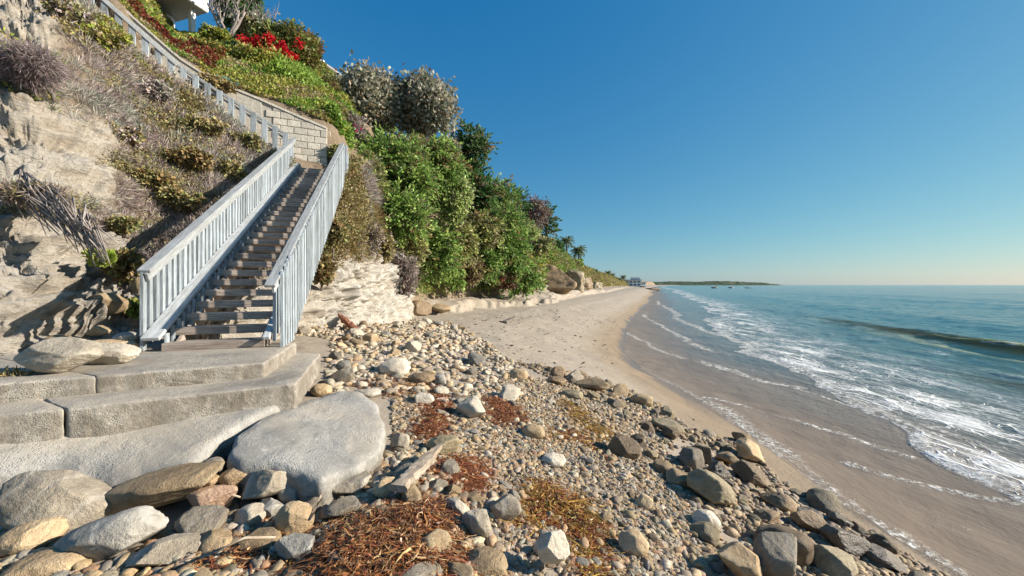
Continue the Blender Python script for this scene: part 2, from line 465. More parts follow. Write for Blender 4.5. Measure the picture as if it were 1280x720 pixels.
mxs = t.n('MixShader'); t.l(t.math('MULTIPLY', t.math('MULTIPLY', t.mapr(cr, 0.15, 0.5), t.math('SUBTRACT', 1.0, foam)), 0.6), mxs.inputs[0])
t.l(t.b.outputs[0], mxs.inputs[1]); t.l(tr.outputs[0], mxs.inputs[2]); tp = t.n('BsdfTransparent'); tp.inputs[0].default_value = (0.72, 0.78, 0.5, 1)
mx3 = t.n('MixShader'); t.l(t.math('MULTIPLY', t.math('MULTIPLY', t.mapr(cr, 0.2, 0.6), t.math('SUBTRACT', 1.0, foam)), 0.5), mx3.inputs[0])
t.l(mxs.outputs[0], mx3.inputs[1]); t.l(tp.outputs[0], mx3.inputs[2]); t.l(mx3.outputs[0], t.out.inputs[0])
M_SEA = t.fin(col)
ss = np.concatenate([np.linspace(-1.6, 12, 230), np.linspace(12.06, 20, 110), np.geomspace(20.15, 60, 110), np.geomspace(60.8, 9000, 70)])
ys = np.concatenate([np.linspace(-60, 1.5, 24), np.linspace(1.8, 16, 190), np.geomspace(16.1, 120, 260), np.geomspace(121.5, 9000, 70)])
sea = strip_grid('sea', ss, ys, zsea, 1, M_SEA)
tag(sea, 'teal sea with a low breaking wave and foamy swash', kind='structure')

# ------------------------------------------------------------------ the bluff: a loft through measured profiles
def prof(fx, fy, fz, nrm, ins):
    n = np.array(nrm, float); n /= np.linalg.norm(n)
    return [np.array([fx + n[0] * a, fy + n[1] * a, fz + h]) for a, h in ins]
def wl(l): return [W(*p) for p in l]
ST = [
 wl([(-340,480,4.1),(-330,390,4.4),(-330,250,4.9),(-330,100,5.8),(-330,-80,7.5),(-330,-200,9.5),(-320,-300,12),(-320,-330,14),(-320,-340,16),(-320,-360,20),(-320,-380,28)]),
 wl([(-15,452,4.75),(0,370,5.0),(-2,270,5.4),(0,170,6.2),(0,80,7.2),(10,0,8.8),(20,-60,11),(30,-100,13.4),(35,-110,14.9),(60,-140,18.5),(80,-160,27)]),
 wl([(100,440,5.5),(103,372,5.8),(106,290,6.4),(108,205,7.6),(110,125,9.2),(118,58,11.3),(125,20,13.4),(128,16,14.9),(135,-12,15.5),(184,22,19),(206,26,25)]),
 wl([(190,428,6.2),(193,365,6.7),(195,290,7.6),(190,215,9.0),(187,152,10.6),(183,106,12.2),(180,76,13.4),(182,68,15.0),(185,40,15.4),(215,56,18.5),(240,47,24)]),
 wl([(262,410,6.6),(264,350,7.3),(268,288,8.4),(270,235,9.8),(270,188,11.2),(268,158,12.4),(266,136,13.4),(268,128,15.1),(268,98,15.4),(300,66,18.5),(320,52,24)]),
 wl([(305,412,7.4),(315,350,8.3),(325,295,9.4),(332,253,10.7),(338,226,11.8),(343,208,12.7),(347,196,13.4),(350,186,15.1),(350,130,15.4),(375,98,18.5),(400,85,25)]),
 wl([(372,412,9.6),(386,348,10.4),(395,304,11.2),(401,275,11.9),(406,252,12.5),(410,236,13.0),(412,224,13.5),(413,214,15.1),(413,155,15.6),(420,130,18.5),(425,105,25)]),
 wl([(432,400,12.3),(436,350,12.6),(440,300,12.9),(442,270,13.2),(443,248,13.6),(442,230,14.1),(438,215,14.8),(435,195,16),(435,170,17.5),(440,140,21),(445,112,28)]),
 wl([(495,391,16),(487,345,16.5),(482,300,17),(478,260,17.7),(474,225,18.7),(470,195,20),(466,180,21.5),(464,170,23),(464,162,25),(466,150,28),(470,140,34)]),
]
for st_, i_ in ((2, 280), (3, 228), (4, 141), (5, 60)):            # the upper flight runs up and toward the camera
    for row, w_ in ((3, .25), (4, .45), (5, .8), (6, 1), (7, 1), (8, 1), (9, .35)):
        p_ = ST[st_][row]; k_ = (p_[1] - 2.55 * (i_ / 280) * w_) / p_[1]
        ST[st_][row] = np.array([p_[0] * k_, p_[1] * k_, CAMZ + (p_[2] - CAMZ) * k_])
INS = [(0,0),(.5,1.6),(1.1,3.2),(2.2,5.0),(3.8,6.8),(5.5,8.3),(7.5,9.6),(9.5,10.6),(12,11.3),(17,12),(30,12.3)]
for (fx, fy, nr, k) in ((-4.6, 24, (-1, .35), 1), (1.0, 36, (-1, .5), 1), (5.0, 48, (-1, .5), .98), (9.5, 62, (-1, .42), 1), (14.5, 80, (-1, .4), 1), (23, 110, (-1, .36), .95),
                        (42, 165, (-1, .36), .85), (95, 310, (-1, .36), .6), (150, 470, (-1, .36), .5), (300, 900, (-1, .36), .9), (560, 1500, (-1, .36), 1.2)):
    ST.append(prof(fx, fy, 2.0, nr, [(a * (1 if fy < 100 else 1.4), h * k) for a, h in INS]))
ST = np.array(ST)                                                  # stations x 11 x 3
# a root below the sand so that the foot is closed
root = ST[:, :1] + np.array([0.15, -0.05, -1.3]); ST = np.concatenate([root, ST], 1)
def catmull(A, u):
    """A (n,...) at float positions u"""
    n = len(A); i = np.clip(np.floor(u).astype(int), 0, n - 2); f = (u - i).reshape(-1, *([1] * (A.ndim - 1)))
    p0, p1, p2, p3 = A[np.clip(i - 1, 0, n - 1)], A[i], A[i + 1], A[np.clip(i + 2, 0, n - 1)]
    m1, m2 = (p2 - p0) * 0.42, (p3 - p1) * 0.42
    return (2*f**3-3*f**2+1)*p1 + (f**3-2*f**2+f)*m1 + (-2*f**3+3*f**2)*p2 + (f**3-f**2)*m2
US = np.concatenate([np.linspace(0, 1, 60)[:-1], np.linspace(1, 6, 420)[:-1], np.linspace(6, 9, 190)[:-1], np.linspace(9, 14, 170)[:-1], np.linspace(14, 19, 60)])
VS = np.concatenate([np.linspace(0, 1, 8)[:-1], np.linspace(1, 6, 190)[:-1], np.linspace(6, 11, 70)])
g1 = catmull(ST, US)                                               # U x 12 x 3
BP = catmull(np.swapaxes(g1, 0, 1), VS); BP = np.swapaxes(BP, 0, 1)  # U x V x 3
def grid_normals(G):
    du = np.gradient(G, axis=0); dv = np.gradient(G, axis=1)
    n = np.cross(du, dv); n /= np.linalg.norm(n, axis=-1, keepdims=True) + 1e-9
    return n
BN = grid_normals(BP)
if (BN[100:400, 20:100] * np.array([1, -.5, .3])).sum(-1).mean() < 0: BN = -BN
UU, VV = np.meshgrid(US, VS - 1.0, indexing='ij')                  # V = 0 at the foot
def bump2(u, v, u0, u1, v0, v1, su=.25, sv=.3):
    return smooth(u0 - su, u0 + su, u) * (1 - smooth(u1 - su, u1 + su, u)) * smooth(v0 - sv, v0 + sv, v) * (1 - smooth(v1 - sv, v1 + sv, v))
def rocky(u, v):
    a = bump2(u, v, -1, 2.55, -2, 2.05, .2, .3)
    b = bump2(u, v, 0.6, 2.35, 2.35, 3.7, .2, .25)
    c = bump2(u, v, -1, 1.45, 4.3, 5.6, .2, .2)
    d = bump2(u, v, 2.3, 7.05, -2, 1.0, .2, .35)
    e = bump2(u, v, 6.3, 8.35, -2, 1.55, .2, .4)
    f = bump2(u, v, 10.55, 12.8, -2, 1.7, .2, .7)
    return np.maximum.reduce([a, b, c, d, e, f])
ROCK = rocky(UU, VV)
Pf = BP.reshape(-1, 3)
flat = 1 - bump2(UU, VV, 1.5, 6.3, 5.85, 7.15, .2, .1)             # the stair landing and path stay even
far = 1 + 2.0 * smooth(9, 13, UU)
lay = fbm(Pf * np.array([.5, .5, 2.2]), 5, 70).reshape(UU.shape)
blk = ridged(Pf * np.array([1.1, 1.1, 1.5]), 4, 75).reshape(UU.shape)
fine = fbm(Pf * 4.2, 4, 80).reshape(UU.shape)
vert = ridged(Pf * np.array([2.4, 2.4, .45]), 4, 88).reshape(UU.shape)
stepz = Pf[:, 2].reshape(UU.shape) * 1.35 + 0.9 * lay
led = np.abs((stepz % 1.0) - 0.5) * 2
fin2 = ridged(Pf * 3.4 + 1.7 * np.stack([fbm(Pf * 1.5, 2, 61)] * 3, 1), 4, 93).reshape(UU.shape)
crm = fbm(Pf * 11.0, 3, 97).reshape(UU.shape)
warp = Pf * np.array([1.0, 1.0, 1.4]) * 1.9 + 0.8 * np.stack([fbm(Pf * 1.3, 3, 62), fbm(Pf * 1.3, 3, 63), fbm(Pf * 1.3, 3, 64)], 1)
cellq = vnoise(np.floor(warp) + .5, 66).reshape(UU.shape)                       # broken blocks
disp = ROCK * (0.30 * lay + 0.26 * blk + 0.13 * fine + 0.20 * fin2 + 0.05 * crm + 0.13 * cellq + (0.05 * led) * (1 - smooth(6.1, 6.6, UU)) - 0.14) + (1 - ROCK) * (0.16 * lay + 0.04 * fine)
east = smooth(6.1, 6.6, UU) * (1 - smooth(8.8, 9.4, UU))
disp = disp + ROCK * east * (0.42 * vert + 0.12 * fin2)
BQ = BP + BN * (disp * flat * far)[..., None]
# the stairs stand clear of the rock below them
nu, nv = UU.shape
idx = np.arange(nu * nv).reshape(nu, nv)
Fb = np.stack([idx[:-1, :-1], idx[1:, :-1], idx[1:, 1:], idx[:-1, 1:]], -1).reshape(-1, 4)
t = NT('bluff_earth', 0.2)
pos = t.coord('Position')
rk, ea, fa = t.attr('rock'), t.attr('east'), t.attr('far')
a = t.noise(pos, 0.9, 6, 0.65, 0.4)
mp = t.n('Mapping'); mp.inputs['Scale'].default_value = (0.7, 0.7, 3.0); t.l(t.n('NewGeometry').outputs['Position'], mp.inputs[0])
b = t.noise(mp.outputs[0], 1.6, 6, 0.7, 0.6)
c = t.noise(pos, 19, 8, 0.8)
rc = t.ramp(b, [(0.28, (0.31, 0.25, 0.19)), (0.45, (0.45, 0.39, 0.315)), (0.6, (0.54, 0.495, 0.43)), (0.75, (0.4, 0.31, 0.21))])
rc = t.mix(t.mapr(a, 0.42, 0.66), rc, (0.49, 0.455, 0.41))
rw = t.ramp(b, [(0.3, (0.4, 0.33, 0.25)), (0.48, (0.54, 0.5, 0.44)), (0.7, (0.62, 0.59, 0.54))])
rc = t.mix(ea, rc, rw)
rc = t.mix(fa, rc, t.ramp(b, [(0.3, (0.13, 0.09, 0.06)), (0.5, (0.22, 0.165, 0.115)), (0.7, (0.3, 0.24, 0.175))]))
rc = t.mix(t.math('MULTIPLY', t.mapr(c, 0.46, 0.3), 0.55), rc, (0.2, 0.15, 0.1))
ed = t.voro(mp.outputs[0], 1.9, 'DISTANCE_TO_EDGE')
ve = t.n('VectorMath', operation='ADD'); t.l(pos, ve.inputs[0])
nn = t.n('TexNoise'); nn.inputs['Scale'].default_value = 2.2; nn.inputs['Detail'].default_value = 4; t.l(pos, nn.inputs['Vector'])
vsx = t.n('VectorMath', operation='SCALE'); vsx.inputs['Scale'].default_value = 0.8; t.l(nn.outputs['Color'], vsx.inputs[0]); t.l(vsx.outputs[0], ve.inputs[1])
crk = t.voro(ve.outputs[0], 2.6, 'DISTANCE_TO_EDGE')
crack = t.math('MULTIPLY', t.mapr(crk, 0.02, 0.0), t.mapr(a, 0.52, 0.62))
soil = t.ramp(c, [(0.3, (0.17, 0.125, 0.085)), (0.7, (0.32, 0.25, 0.18))])
col = t.mix(rk, soil, rc)
hh = t.math('ADD', t.math('MULTIPLY', c, 0.5), t.math('MULTIPLY', b, 0.9))
hh = t.math('SUBTRACT', hh, t.math('MULTIPLY', crack, 0.5))
t.bump(hh, 1.0, 0.14)
M_BLUFF = t.fin(col, 0.95)
bluff = link('bluff', np_mesh('bluff', BQ.reshape(-1, 3), Fb, M_BLUFF, True,
             attrs={'rock': ROCK.ravel(), 'east': east.ravel(), 'far': smooth(9, 13, UU).ravel()}))
tag(bluff, 'steep bluff of tan rock and soil along the beach', kind='structure')
BN2 = grid_normals(BQ)
if (BN2 * BN).sum() < 0: BN2 = -BN2

def bluff_at(u, v):
    """point and normal on the bluff at loft position (station, row)"""
    u = np.atleast_1d(np.asarray(u, float)); v = np.atleast_1d(np.asarray(v, float)) + 1
    fu = np.interp(u, US, np.arange(nu)); fv = np.interp(v, VS, np.arange(nv))
    i = np.clip(fu.astype(int), 0, nu - 2); j = np.clip(fv.astype(int), 0, nv - 2)
    a, b = (fu - i)[:, None], (fv - j)[:, None]
    g = lambda G: (G[i, j] * (1-a) + G[i+1, j] * a) * (1-b) + (G[i, j+1] * (1-a) + G[i+1, j+1] * a) * b
    n = g(BN2); n /= np.linalg.norm(n, axis=1, keepdims=True)
    return g(BQ), n

# far headland across the bay
t = NT('headland_cover', 0.1)
pos = t.coord('Position')
col = t.ramp(t.noise(pos, 0.012, 5, 0.7), [(0.35, (0.035, 0.06, 0.035)), (0.6, (0.08, 0.10, 0.06)), (0.72, (0.2, 0.17, 0.12))])
t.fin(col, 1.0)
Xh = np.linspace(700, 1720, 260); Yh = np.linspace(2300, 3000, 30)
HX, HY = np.meshgrid(Xh, Yh)
Ph = np.stack([HX.ravel(), HY.ravel(), 0 * HX.ravel()], -1)
env = np.interp(HX, [700, 830, 1000, 1250, 1500, 1600, 1660, 1720], [14, 22, 25, 30, 27, 20, 9, -6]) * smooth(0, 0.25, (HY - 2300) / 700 + 0.02) 
HZ = env * (0.85 + 0.2 * fbm(Ph * 0.008, 3, 90).reshape(HX.shape)) + 3.0 * vnoise(Ph * 0.07, 91).reshape(HX.shape) * (env > 6) - 1
hid = np.arange(HX.size).reshape(HX.shape)
Fh = np.stack([hid[:-1, :-1], hid[:-1, 1:], hid[1:, 1:], hid[1:, :-1]], -1).reshape(-1, 4)
tag(link('headland', np_mesh('headland', np.stack([HX, HY, HZ], -1).reshape(-1, 3), Fh, t.m, True)), 'low wooded headland far across the bay', kind='structure')

# ------------------------------------------------------------------ materials of built things
def m_wood(name, c0, c1, c2, scale=(1, 14, 14), rough=0.85, axis_noise=3.0):
    t = NT(name, 0.25)
    v = t.coord('Object', scale)
    rnd = t.n('ObjectInfo').outputs['Random']
    off = t.n('VectorMath', operation='ADD'); t.l(v, off.inputs[0]); t.l(t.math('MULTIPLY', rnd, 30.0), off.inputs[1])
    g = t.noise(off.outputs[0], axis_noise, 6, 0.7, 0.3)
    p = t.noise(t.coord('Object'), 2.5, 4, 0.6)
    col = t.ramp(g, [(0.3, c0), (0.52, c1), (0.7, c2)])
    col = t.mix(t.math('MULTIPLY', t.mapr(p, 0.5, 0.7), 0.4), col, c0)
    pe = t.noise(off.outputs[0], 9.0, 5, 0.75); col = t.mix(t.math('MULTIPLY', t.mapr(pe, 0.58, 0.66), 0.7), col, tuple(x * .8 for x in c0))
    hs = t.n('HueSaturation'); t.l(col, hs.inputs['Color']); t.l(t.mapr(rnd, 0, 1, 0.72, 1.15), hs.inputs['Value'])
    t.bump(g, 0.6, 0.01)
    return t.fin(hs.outputs[0], rough)
M_PAINT = m_wood('weathered_pale_paint', (0.16, 0.16, 0.16), (0.31, 0.355, 0.39), (0.42, 0.475, 0.515), (9, 9, 1.0), 0.85)
M_RAIL = m_wood('weathered_rail_paint', (0.25, 0.25, 0.25), (0.38, 0.4, 0.41), (0.49, 0.515, 0.53), (9, 1.0, 9), 0.8)
M_TREAD = m_wood('weathered_tread_wood', (0.2, 0.155, 0.125), (0.4, 0.33, 0.28), (0.56, 0.5, 0.43), (1.0, 12, 12))
M_TIMBER = m_wood('bare_timber', (0.34, 0.25, 0.15), (0.46, 0.35, 0.22), (0.52, 0.42, 0.28), (8, 8, 1.0))
M_DRIFT = m_wood('driftwood', (0.26, 0.19, 0.13), (0.42, 0.34, 0.26), (0.58, 0.52, 0.44), (1.2, 10, 10))
M_RUST = m_wood('red_brown_log', (0.12, 0.05, 0.03), (0.24, 0.10, 0.06), (0.30, 0.15, 0.09), (1, 9, 9))

def m_concrete(name, c0, c1, c2, edge=True):
    t = NT(name, 0.3)
    v = t.coord('Position')
    a = t.noise(v, 1.7, 7, 0.68, 0.3); b = t.noise(v, 26, 6, 0.75); c = t.noise(v, 90, 3, 0.7)
    col = t.ramp(a, [(0.3, c0), (0.5, c1), (0.68, c2)])
    col = t.mix(t.math('MULTIPLY', t.mapr(b, 0.55, 0.7), 0.5), col, (0.62, 0.6, 0.56))
    col = t.mix(t.math('MULTIPLY', t.mapr(b, 0.42, 0.3), 0.6), col, tuple(x * 0.5 for x in c0))
    sp = t.voro(v, 38, 'F1'); col = t.mix(t.math('MULTIPLY', t.mapr(sp, 0.18, 0.08), t.mapr(a, 0.4, 0.6)), col, (0.2, 0.18, 0.16))
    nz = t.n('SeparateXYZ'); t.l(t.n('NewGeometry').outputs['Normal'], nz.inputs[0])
    # dusting of sand on what faces up
    up = t.math('MULTIPLY', t.mapr(nz.outputs[2], 0.75, 0.97), t.mapr(t.noise(v, 1.1, 5, 0.65), 0.38, 0.62))
    col = t.mix(t.math('MULTIPLY', up, 0.55), col, (0.47, 0.40, 0.31))
    pt = t.n('NewGeometry').outputs['Pointiness']
    col = t.mix(t.math('MULTIPLY', t.math('MULTIPLY', t.mapr(pt, 0.52, 0.6), .6), t.mapr(t.noise(v, 9, 4, .7), .4, .58)), col, (0.52, 0.5, 0.46))
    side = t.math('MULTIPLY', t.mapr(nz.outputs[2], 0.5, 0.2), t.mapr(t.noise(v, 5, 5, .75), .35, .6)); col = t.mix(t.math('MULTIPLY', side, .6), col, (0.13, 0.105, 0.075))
    ck = t.noise(v, 1.3, 3, 0.6, 0.8); ckm = t.math('MULTIPLY', t.mapr(t.math('ABSOLUTE', t.math('SUBTRACT', ck, 0.52)), 0.006, 0.0), t.mapr(t.noise(v, .9, 2), .48, .56)); col = t.mix(t.math('MULTIPLY', ckm, .6), col, (.12, .1, .08))
    h = t.math('ADD', t.math('ADD', t.math('MULTIPLY', a, 0.4), t.math('MULTIPLY', b, 0.3)), t.math('MULTIPLY', c, 0.2))
    pit = t.voro(v, 55, 'F1'); h = t.math('ADD', h, t.math('MULTIPLY', t.math('MULTIPLY', t.mapr(pit, 0.1, 0.4), t.mapr(a, .45, .6)), 0.22))
    t.bump(h, 0.8, 0.03)
    return t.fin(col, 0.9)
M_CONC = m_concrete('old_concrete', (0.2, 0.175, 0.145), (0.3, 0.27, 0.23), (0.4, 0.37, 0.32))
M_SLAB = m_concrete('broken_slab_stone', (0.2, 0.19, 0.17), (0.3, 0.285, 0.26), (0.39, 0.375, 0.345))

def slab(name, outline, thick, mat, parent=None, rough=0.02, seed=0, skirt=0.06, n_in=16, flare=0.12, rim=1.0, soft=2, gapd=.035):
    """thick slab from an outline of world points (each with its own height), rounded broken rim"""
    O = np.array(outline, float)
    m = len(O); fine_ = []
    for i in range(m):
        a, b = O[i], O[(i + 1) % m]
        k = max(2, int(np.linalg.norm(b - a) / gapd))
        fine_.append(a + (b - a) * np.linspace(0, 1, k, endpoint=False)[:, None])
    R = np.concatenate(fine_)
    for _ in range(soft): R = (np.roll(R, 1, 0) + 2 * R + np.roll(R, -1, 0)) / 4
    c = R.mean(0); nR = len(R)
    out = R - c; out[:, 2] = 0; out /= np.linalg.norm(out, axis=1, keepdims=True)
    R = R + out * (fbm(R * 6 + seed, 4, seed)[:, None] * rough * 2.2)
    rings = []; Rs = R.copy()
    for _ in range(60): Rs = (np.roll(Rs, 3, 0) + np.roll(Rs, -3, 0) + Rs) / 3
    for f in np.linspace(0.03, 1, n_in): rings.append(c + ((Rs * (1 - f ** 4) + R * f ** 4) - out * skirt - c) * f)
    for a, dz in ((0.35, .012 * rim), (0.75, .05 * rim), (1.0, .1 * rim)):
        q = R - out * skirt * (1 - a); q = q.copy(); q[:, 2] -= dz * min(1, thick / .2); rings.append(q)
    for f in np.linspace(0.08, 1, 14):
        q = R - out * flare * f * thick; q = q.copy(); q[:, 2] -= 0.1 * rim * min(1, thick / .2) + (thick - .1 * rim) * f; rings.append(q)
    G = np.array(rings)
    fb = fbm(G.reshape(-1, 3) * 3.0 + seed, 4, seed + 3).reshape(G.shape[:2]); f2 = fbm(G.reshape(-1, 3) * 13.0, 3, seed + 5).reshape(G.shape[:2])
    G[..., 2] += (fb * rough + f2 * rough * 0.35)
    k0 = n_in
    ramp_ = np.clip((np.arange(nr_ := len(G) - k0) - 3) / 6, 0, 1)[:, None]
    G[k0:, :, :2] += out[None, :, :2] * (f2[k0:] * ramp_ * rough * 1.2)[..., None]
    nr = len(G); V = np.concatenate([G.reshape(-1, 3), [c]])
    I = np.arange(nr * nR).reshape(nr, nR); J = np.roll(I, -1, 1)
    Fc = np.stack([I[:-1], I[1:], J[1:], J[:-1]], -1).reshape(-1, 4)
    V[-1, 2] = G[0, :, 2].mean()
    tri = np.stack([np.full(nR, nr * nR), I[0], J[0], J[0]], -1)
    me = np_mesh(name, V, Fc, mat, True)
    bm = bmesh.new(); bm.from_mesh(me)
    bm.verts.ensure_lookup_table()
    for i in range(nR):
        try: bm.faces.new((bm.verts[nr * nR], bm.verts[I[0, i]], bm.verts[J[0, i]]))
        except ValueError: pass
    bmesh.ops.recalc_face_normals(bm, faces=bm.faces)
    if sum(f.normal.z for f in bm.faces if f.calc_center_median().z > c[2] - 0.02) < 0: bmesh.ops.reverse_faces(bm, faces=bm.faces)
    for f in bm.faces: f.smooth = True
    bm.to_mesh(me); bm.free()
    return link(name, me, parent)

# ------------------------------------------------------------------ concrete steps and broken slabs
def along(a, b, f): return [a[i] + (b[i] - a[i]) * f for i in range(2)]
def step(label, A, B, C, D, E, z, th, jf, seed):
    root = empty('concrete_step', (0, 0, 0))
    j = along(A, B, jf); g = along(A, B, jf + 0.003)
    k = along(E, D, jf * 0.8 + .1)
    zz = lambda p: (p[0], p[1], z)
    slab('cast_block', [zz(g), zz(B), zz(C), zz(D), zz((k[0] + .01, k[1]))], th, M_CONC, root, 0.008, seed, 0.02, flare=.0, rim=.2, soft=1, gapd=.02)
    slab('cast_block', [zz(A), zz(j), zz(k), zz(E)], th, M_CONC, root, 0.008, seed + 3, 0.02, flare=.0, rim=.2, soft=1, gapd=.02)
    return tag(root, label, 'step')
step('upper concrete step carrying the foot of the wooden stairs', (-4.5, 3.3), (-2.74, 4.26), (-3.2, 5.7), (-6.6, 6.1), (-6.0, 3.7), 2.14, 0.22, 0.33, 11)
step('lower concrete step with a chipped pale edge above the slabs', (-5.3, 2.25), (-2.24, 3.98), (-2.86, 5.75), (-6.4, 6.2), (-6.6, 2.9), 1.975, 0.26, 0.53, 21)
tag(slab('broken_slab', wl([(-120,600,2.6),(0,592,2.8),(40,602,2.85),(110,608,2.85),(175,596,2.92),(242,578,3.05),(262,560,3.2),(290,538,3.42),(335,513,3.75),(372,494,4.15),(330,480,4.4),(0,503,3.5),(-130,520,3.0)]), 0.26, M_SLAB, None, 0.02, 31),
    'long pale grey slab sloping down from the lower step at the left', 'slab')
tag(slab('broken_slab', wl([(289,546,3.3),(325,521,3.7),(380,501,4.2),(425,487,4.6),(450,487,4.62),(472,503,4.35),(485,533,3.88),(480,560,3.5),(447,583,3.15),(402,601,2.9),(372,592,2.95),(342,579,3.0),(310,579,2.98),(279,566,3.05)]), 0.24, M_SLAB, None, 0.022, 41, 0.05),
    'big tilted grey slab with a rounded right end beside the steps', 'slab')

# ------------------------------------------------------------------ the wooden stairs
SO, STH, RUN, RISE, NT_ = np.array([-4.49, 4.953]), math.radians(18.2), 0.303, 0.17, 28
Z0 = 2.243
stairs = empty('wooden_staircase', (SO[0], SO[1], Z0), STH)
tag(stairs, 'long weathered wooden beach stairs with pale painted railings', 'staircase')
SL = RISE / RUN; PIT = math.atan(SL); ROTP = Euler((PIT, 0, 0)).to_matrix()
def shared_copy(src, name, parent, loc=None, rot=None):
    o = src.copy(); COL.objects.link(o); o.parent = parent
    if loc is not None: o.location = loc
    if rot is not None: o.rotation_euler = rot
    return o
tm = [MB().box((0, 0, 0), (1.16, .30, .105), None, .006).mesh('tread', M_TREAD) for _ in range(1)]
for k in range(NT_):
    o = link('tread', tm[0], stairs)
    o.location = (0.55, k * RUN + .15, k * RISE - .0525)
    o.rotation_euler = (random.uniform(-.008, .008), random.uniform(-.006, .006), random.uniform(-.006, .006))
def sloped(name, x0, x1, y0, y1, off, th, mat, seed=0):
    L = (y1 - y0) / math.cos(PIT)
    mb = MB().box((0, 0, 0), (x1 - x0, L, th), None, .006)
    o = mb.build(name, mat, stairs)
    yc = (y0 + y1) / 2
    o.location = ((x0 + x1) / 2, yc, SL * yc + off); o.rotation_euler = (PIT, 0, 0)
    return o
YE = NT_ * RUN
sloped('stringer_cap', -.225, -.03, -.04, YE, .085, .05, M_RAIL)
sloped('stringer_cap', 1.125, 1.212, -.1, YE, .085, .05, M_RAIL)
sloped('stringer', .04, .09, .2, YE, -.24, .24, M_TREAD)
sloped('stringer', 1.03, 1.08, .2, YE, -.24, .24, M_TREAD)
sloped('handrail', -.29, -.15, .02, YE + .1, .915, .045, M_RAIL)
sloped('handrail', 1.20, 1.33, -.3, YE + .1, .905, .045, M_RAIL)
sloped('rail_board', -.215, -.178, .04, YE, .83, .11, M_RAIL)
sloped('rail_board', 1.275, 1.31, -.25, YE, .83, .10, M_RAIL)
def baluster_mesh(h, w=.078, d=.034):
    s = SL * w / 2
    return MB().hull([(x, y, z) for x in (-d/2, d/2) for (y, z) in ((-w/2, 0), (w/2, 0), (-w/2, h - s), (w/2, h + s))]).mesh('baluster', M_PAINT)
nb = int(YE / .1515)
b_in = baluster_mesh(.90)
b_left, b_right, b_low = baluster_mesh(1.02), baluster_mesh(1.32), MB().box((0, 0, .11), (.03, .07, .22), None, .003).mesh('cleat', M_PAINT)
for i in range(nb):
    y = .06 + i * .1515
    nos = SL * y
    zb = max(nos - .12, Z0 * 0 - .103)
    o = link('baluster', b_left if i > 1 else baluster_mesh(nos + .9 - zb), stairs); o.location = (-.242, y, zb if i <= 1 else nos - .12)
    o.rotation_euler = (random.uniform(-.006, .006), random.uniform(-.006, .006), random.uniform(-.05, .05))
    zb2 = nos - .42
    if zb2 < -.103:
        me = baluster_mesh(nos + .90 - -.103); zb2 = -.103
    else: me = b_right
    o = link('baluster', me, stairs); o.location = (1.352, y - .08, zb2 - SL * .08 if me is b_right else zb2)
    o.rotation_euler = (random.uniform(-.006, .006), random.uniform(-.006, .006), random.uniform(-.05, .05))
    mi = b_in; zi = nos - .06
    if zi < -.10: zi = -.10; mi = baluster_mesh(nos + .86 + .10)
    o = link('baluster', mi, stairs); o.location = (1.235, y - .005, zi)
    o.rotation_euler = (random.uniform(-.006, .006), random.uniform(-.006, .006), random.uniform(-.05, .05))
    o = link('cleat', b_low, stairs); o.location = (-.022, y + .06, nos - .13 if nos > .06 else -.1 - .03 * (nos < -.02))
# landing at the top
MB().box((.5, YE + .65, YE * SL - .07), (1.75, 1.3, .09), None, .006).build('landing', M_TREAD, stairs)
MB().box((1.36, YE + .28, YE * SL + .36), (.10, .12, 1.2), None, .006).build('newel_post', M_PAINT, stairs)
MB().box((1.36, YE + .75, YE * SL + .34), (.10, .12, 1.0), None, .006).build('newel_post', M_PAINT, stairs)
MB().box((1.36, YE + .42, YE * SL - .55), (.05, .5, .95), None, .004).build('white_board', M_PAINT, stairs)
MB().box((.98, YE + 1.18, YE * SL + .24), (.5, .05, .5), None, .004).build('timber_board', M_TIMBER, stairs)
for q in range(3):
    MB().box((1.36, YE + .40 + q * .12, YE * SL + .36), (.034, .075, 1.0), None, .003).build('baluster', M_PAINT, stairs)

# ------------------------------------------------------------------ upper flight: fence and block wall
ALPHA = math.atan2(2.45, W(409, 0, 15.15)[0] - W(128, 0, 12.4)[0])     # the flight climbs to the left and a little toward the camera
def on_line(R, px, py):
    """point of a vertical plane through R, turned by ALPHA, on a measured sight line: (distance left of R, height)"""
    a = (px - CX) / F
    l = (R[0] - a * R[1]) / (math.cos(ALPHA) - a * math.sin(ALPHA))
    y = R[1] - l * math.sin(ALPHA)
    return l, CAMZ - (py - CY) / F * y
FR = W(357, 0, 13.75)
fence = empty('wooden_fence', (FR[0], FR[1], 0), ALPHA)
tag(fence, 'pale painted board railing climbing beside the block wall', 'railing')
(fa, za_), (fb_l, zb_l), (fc, zc_) = on_line(FR, 357, 166), on_line(FR, 222, 80), on_line(FR, 122, -8)
FA, FB, FC = np.array([-fa, 0, za_]), np.array([-fb_l, 0, zb_l]), np.array([-fc, 0, zc_])
def fence_z(x): return np.interp(x, [FC[0], FB[0], FA[0]], [FC[2], FB[2], FA[2]])
fb = MB().box((0, 0, -.5), (.17, .05, 1.0), None, .005).mesh('fence_board', M_PAINT)
x = FA[0]
while x > FC[0] - 2.2:
    zz = fence_z(x) if x > FC[0] else FC[2] + (FC[0] - x) * .9
    o = link('fence_board', fb, fence); o.location = (x, 0, zz); o.rotation_euler = (0, random.uniform(-.01, .01), random.uniform(-.04, .04))
    x -= .325
def bar(name, a, b, dims, mat, parent, off=(0, 0, 0)):
    a, b = Vector(a) + Vector(off), Vector(b) + Vector(off)
    d = b - a; q = d.to_track_quat('X', 'Z')
    mb = MB(); mb.box((0, 0, 0), (d.length, *dims), None, .005)
    o = mb.build(name, mat, parent); o.location = (a + b) / 2; o.rotation_euler = q.to_euler(); return o
bar('top_rail', FB, FA, (.10, .09), M_RAIL, fence, (0, .03, -.045))
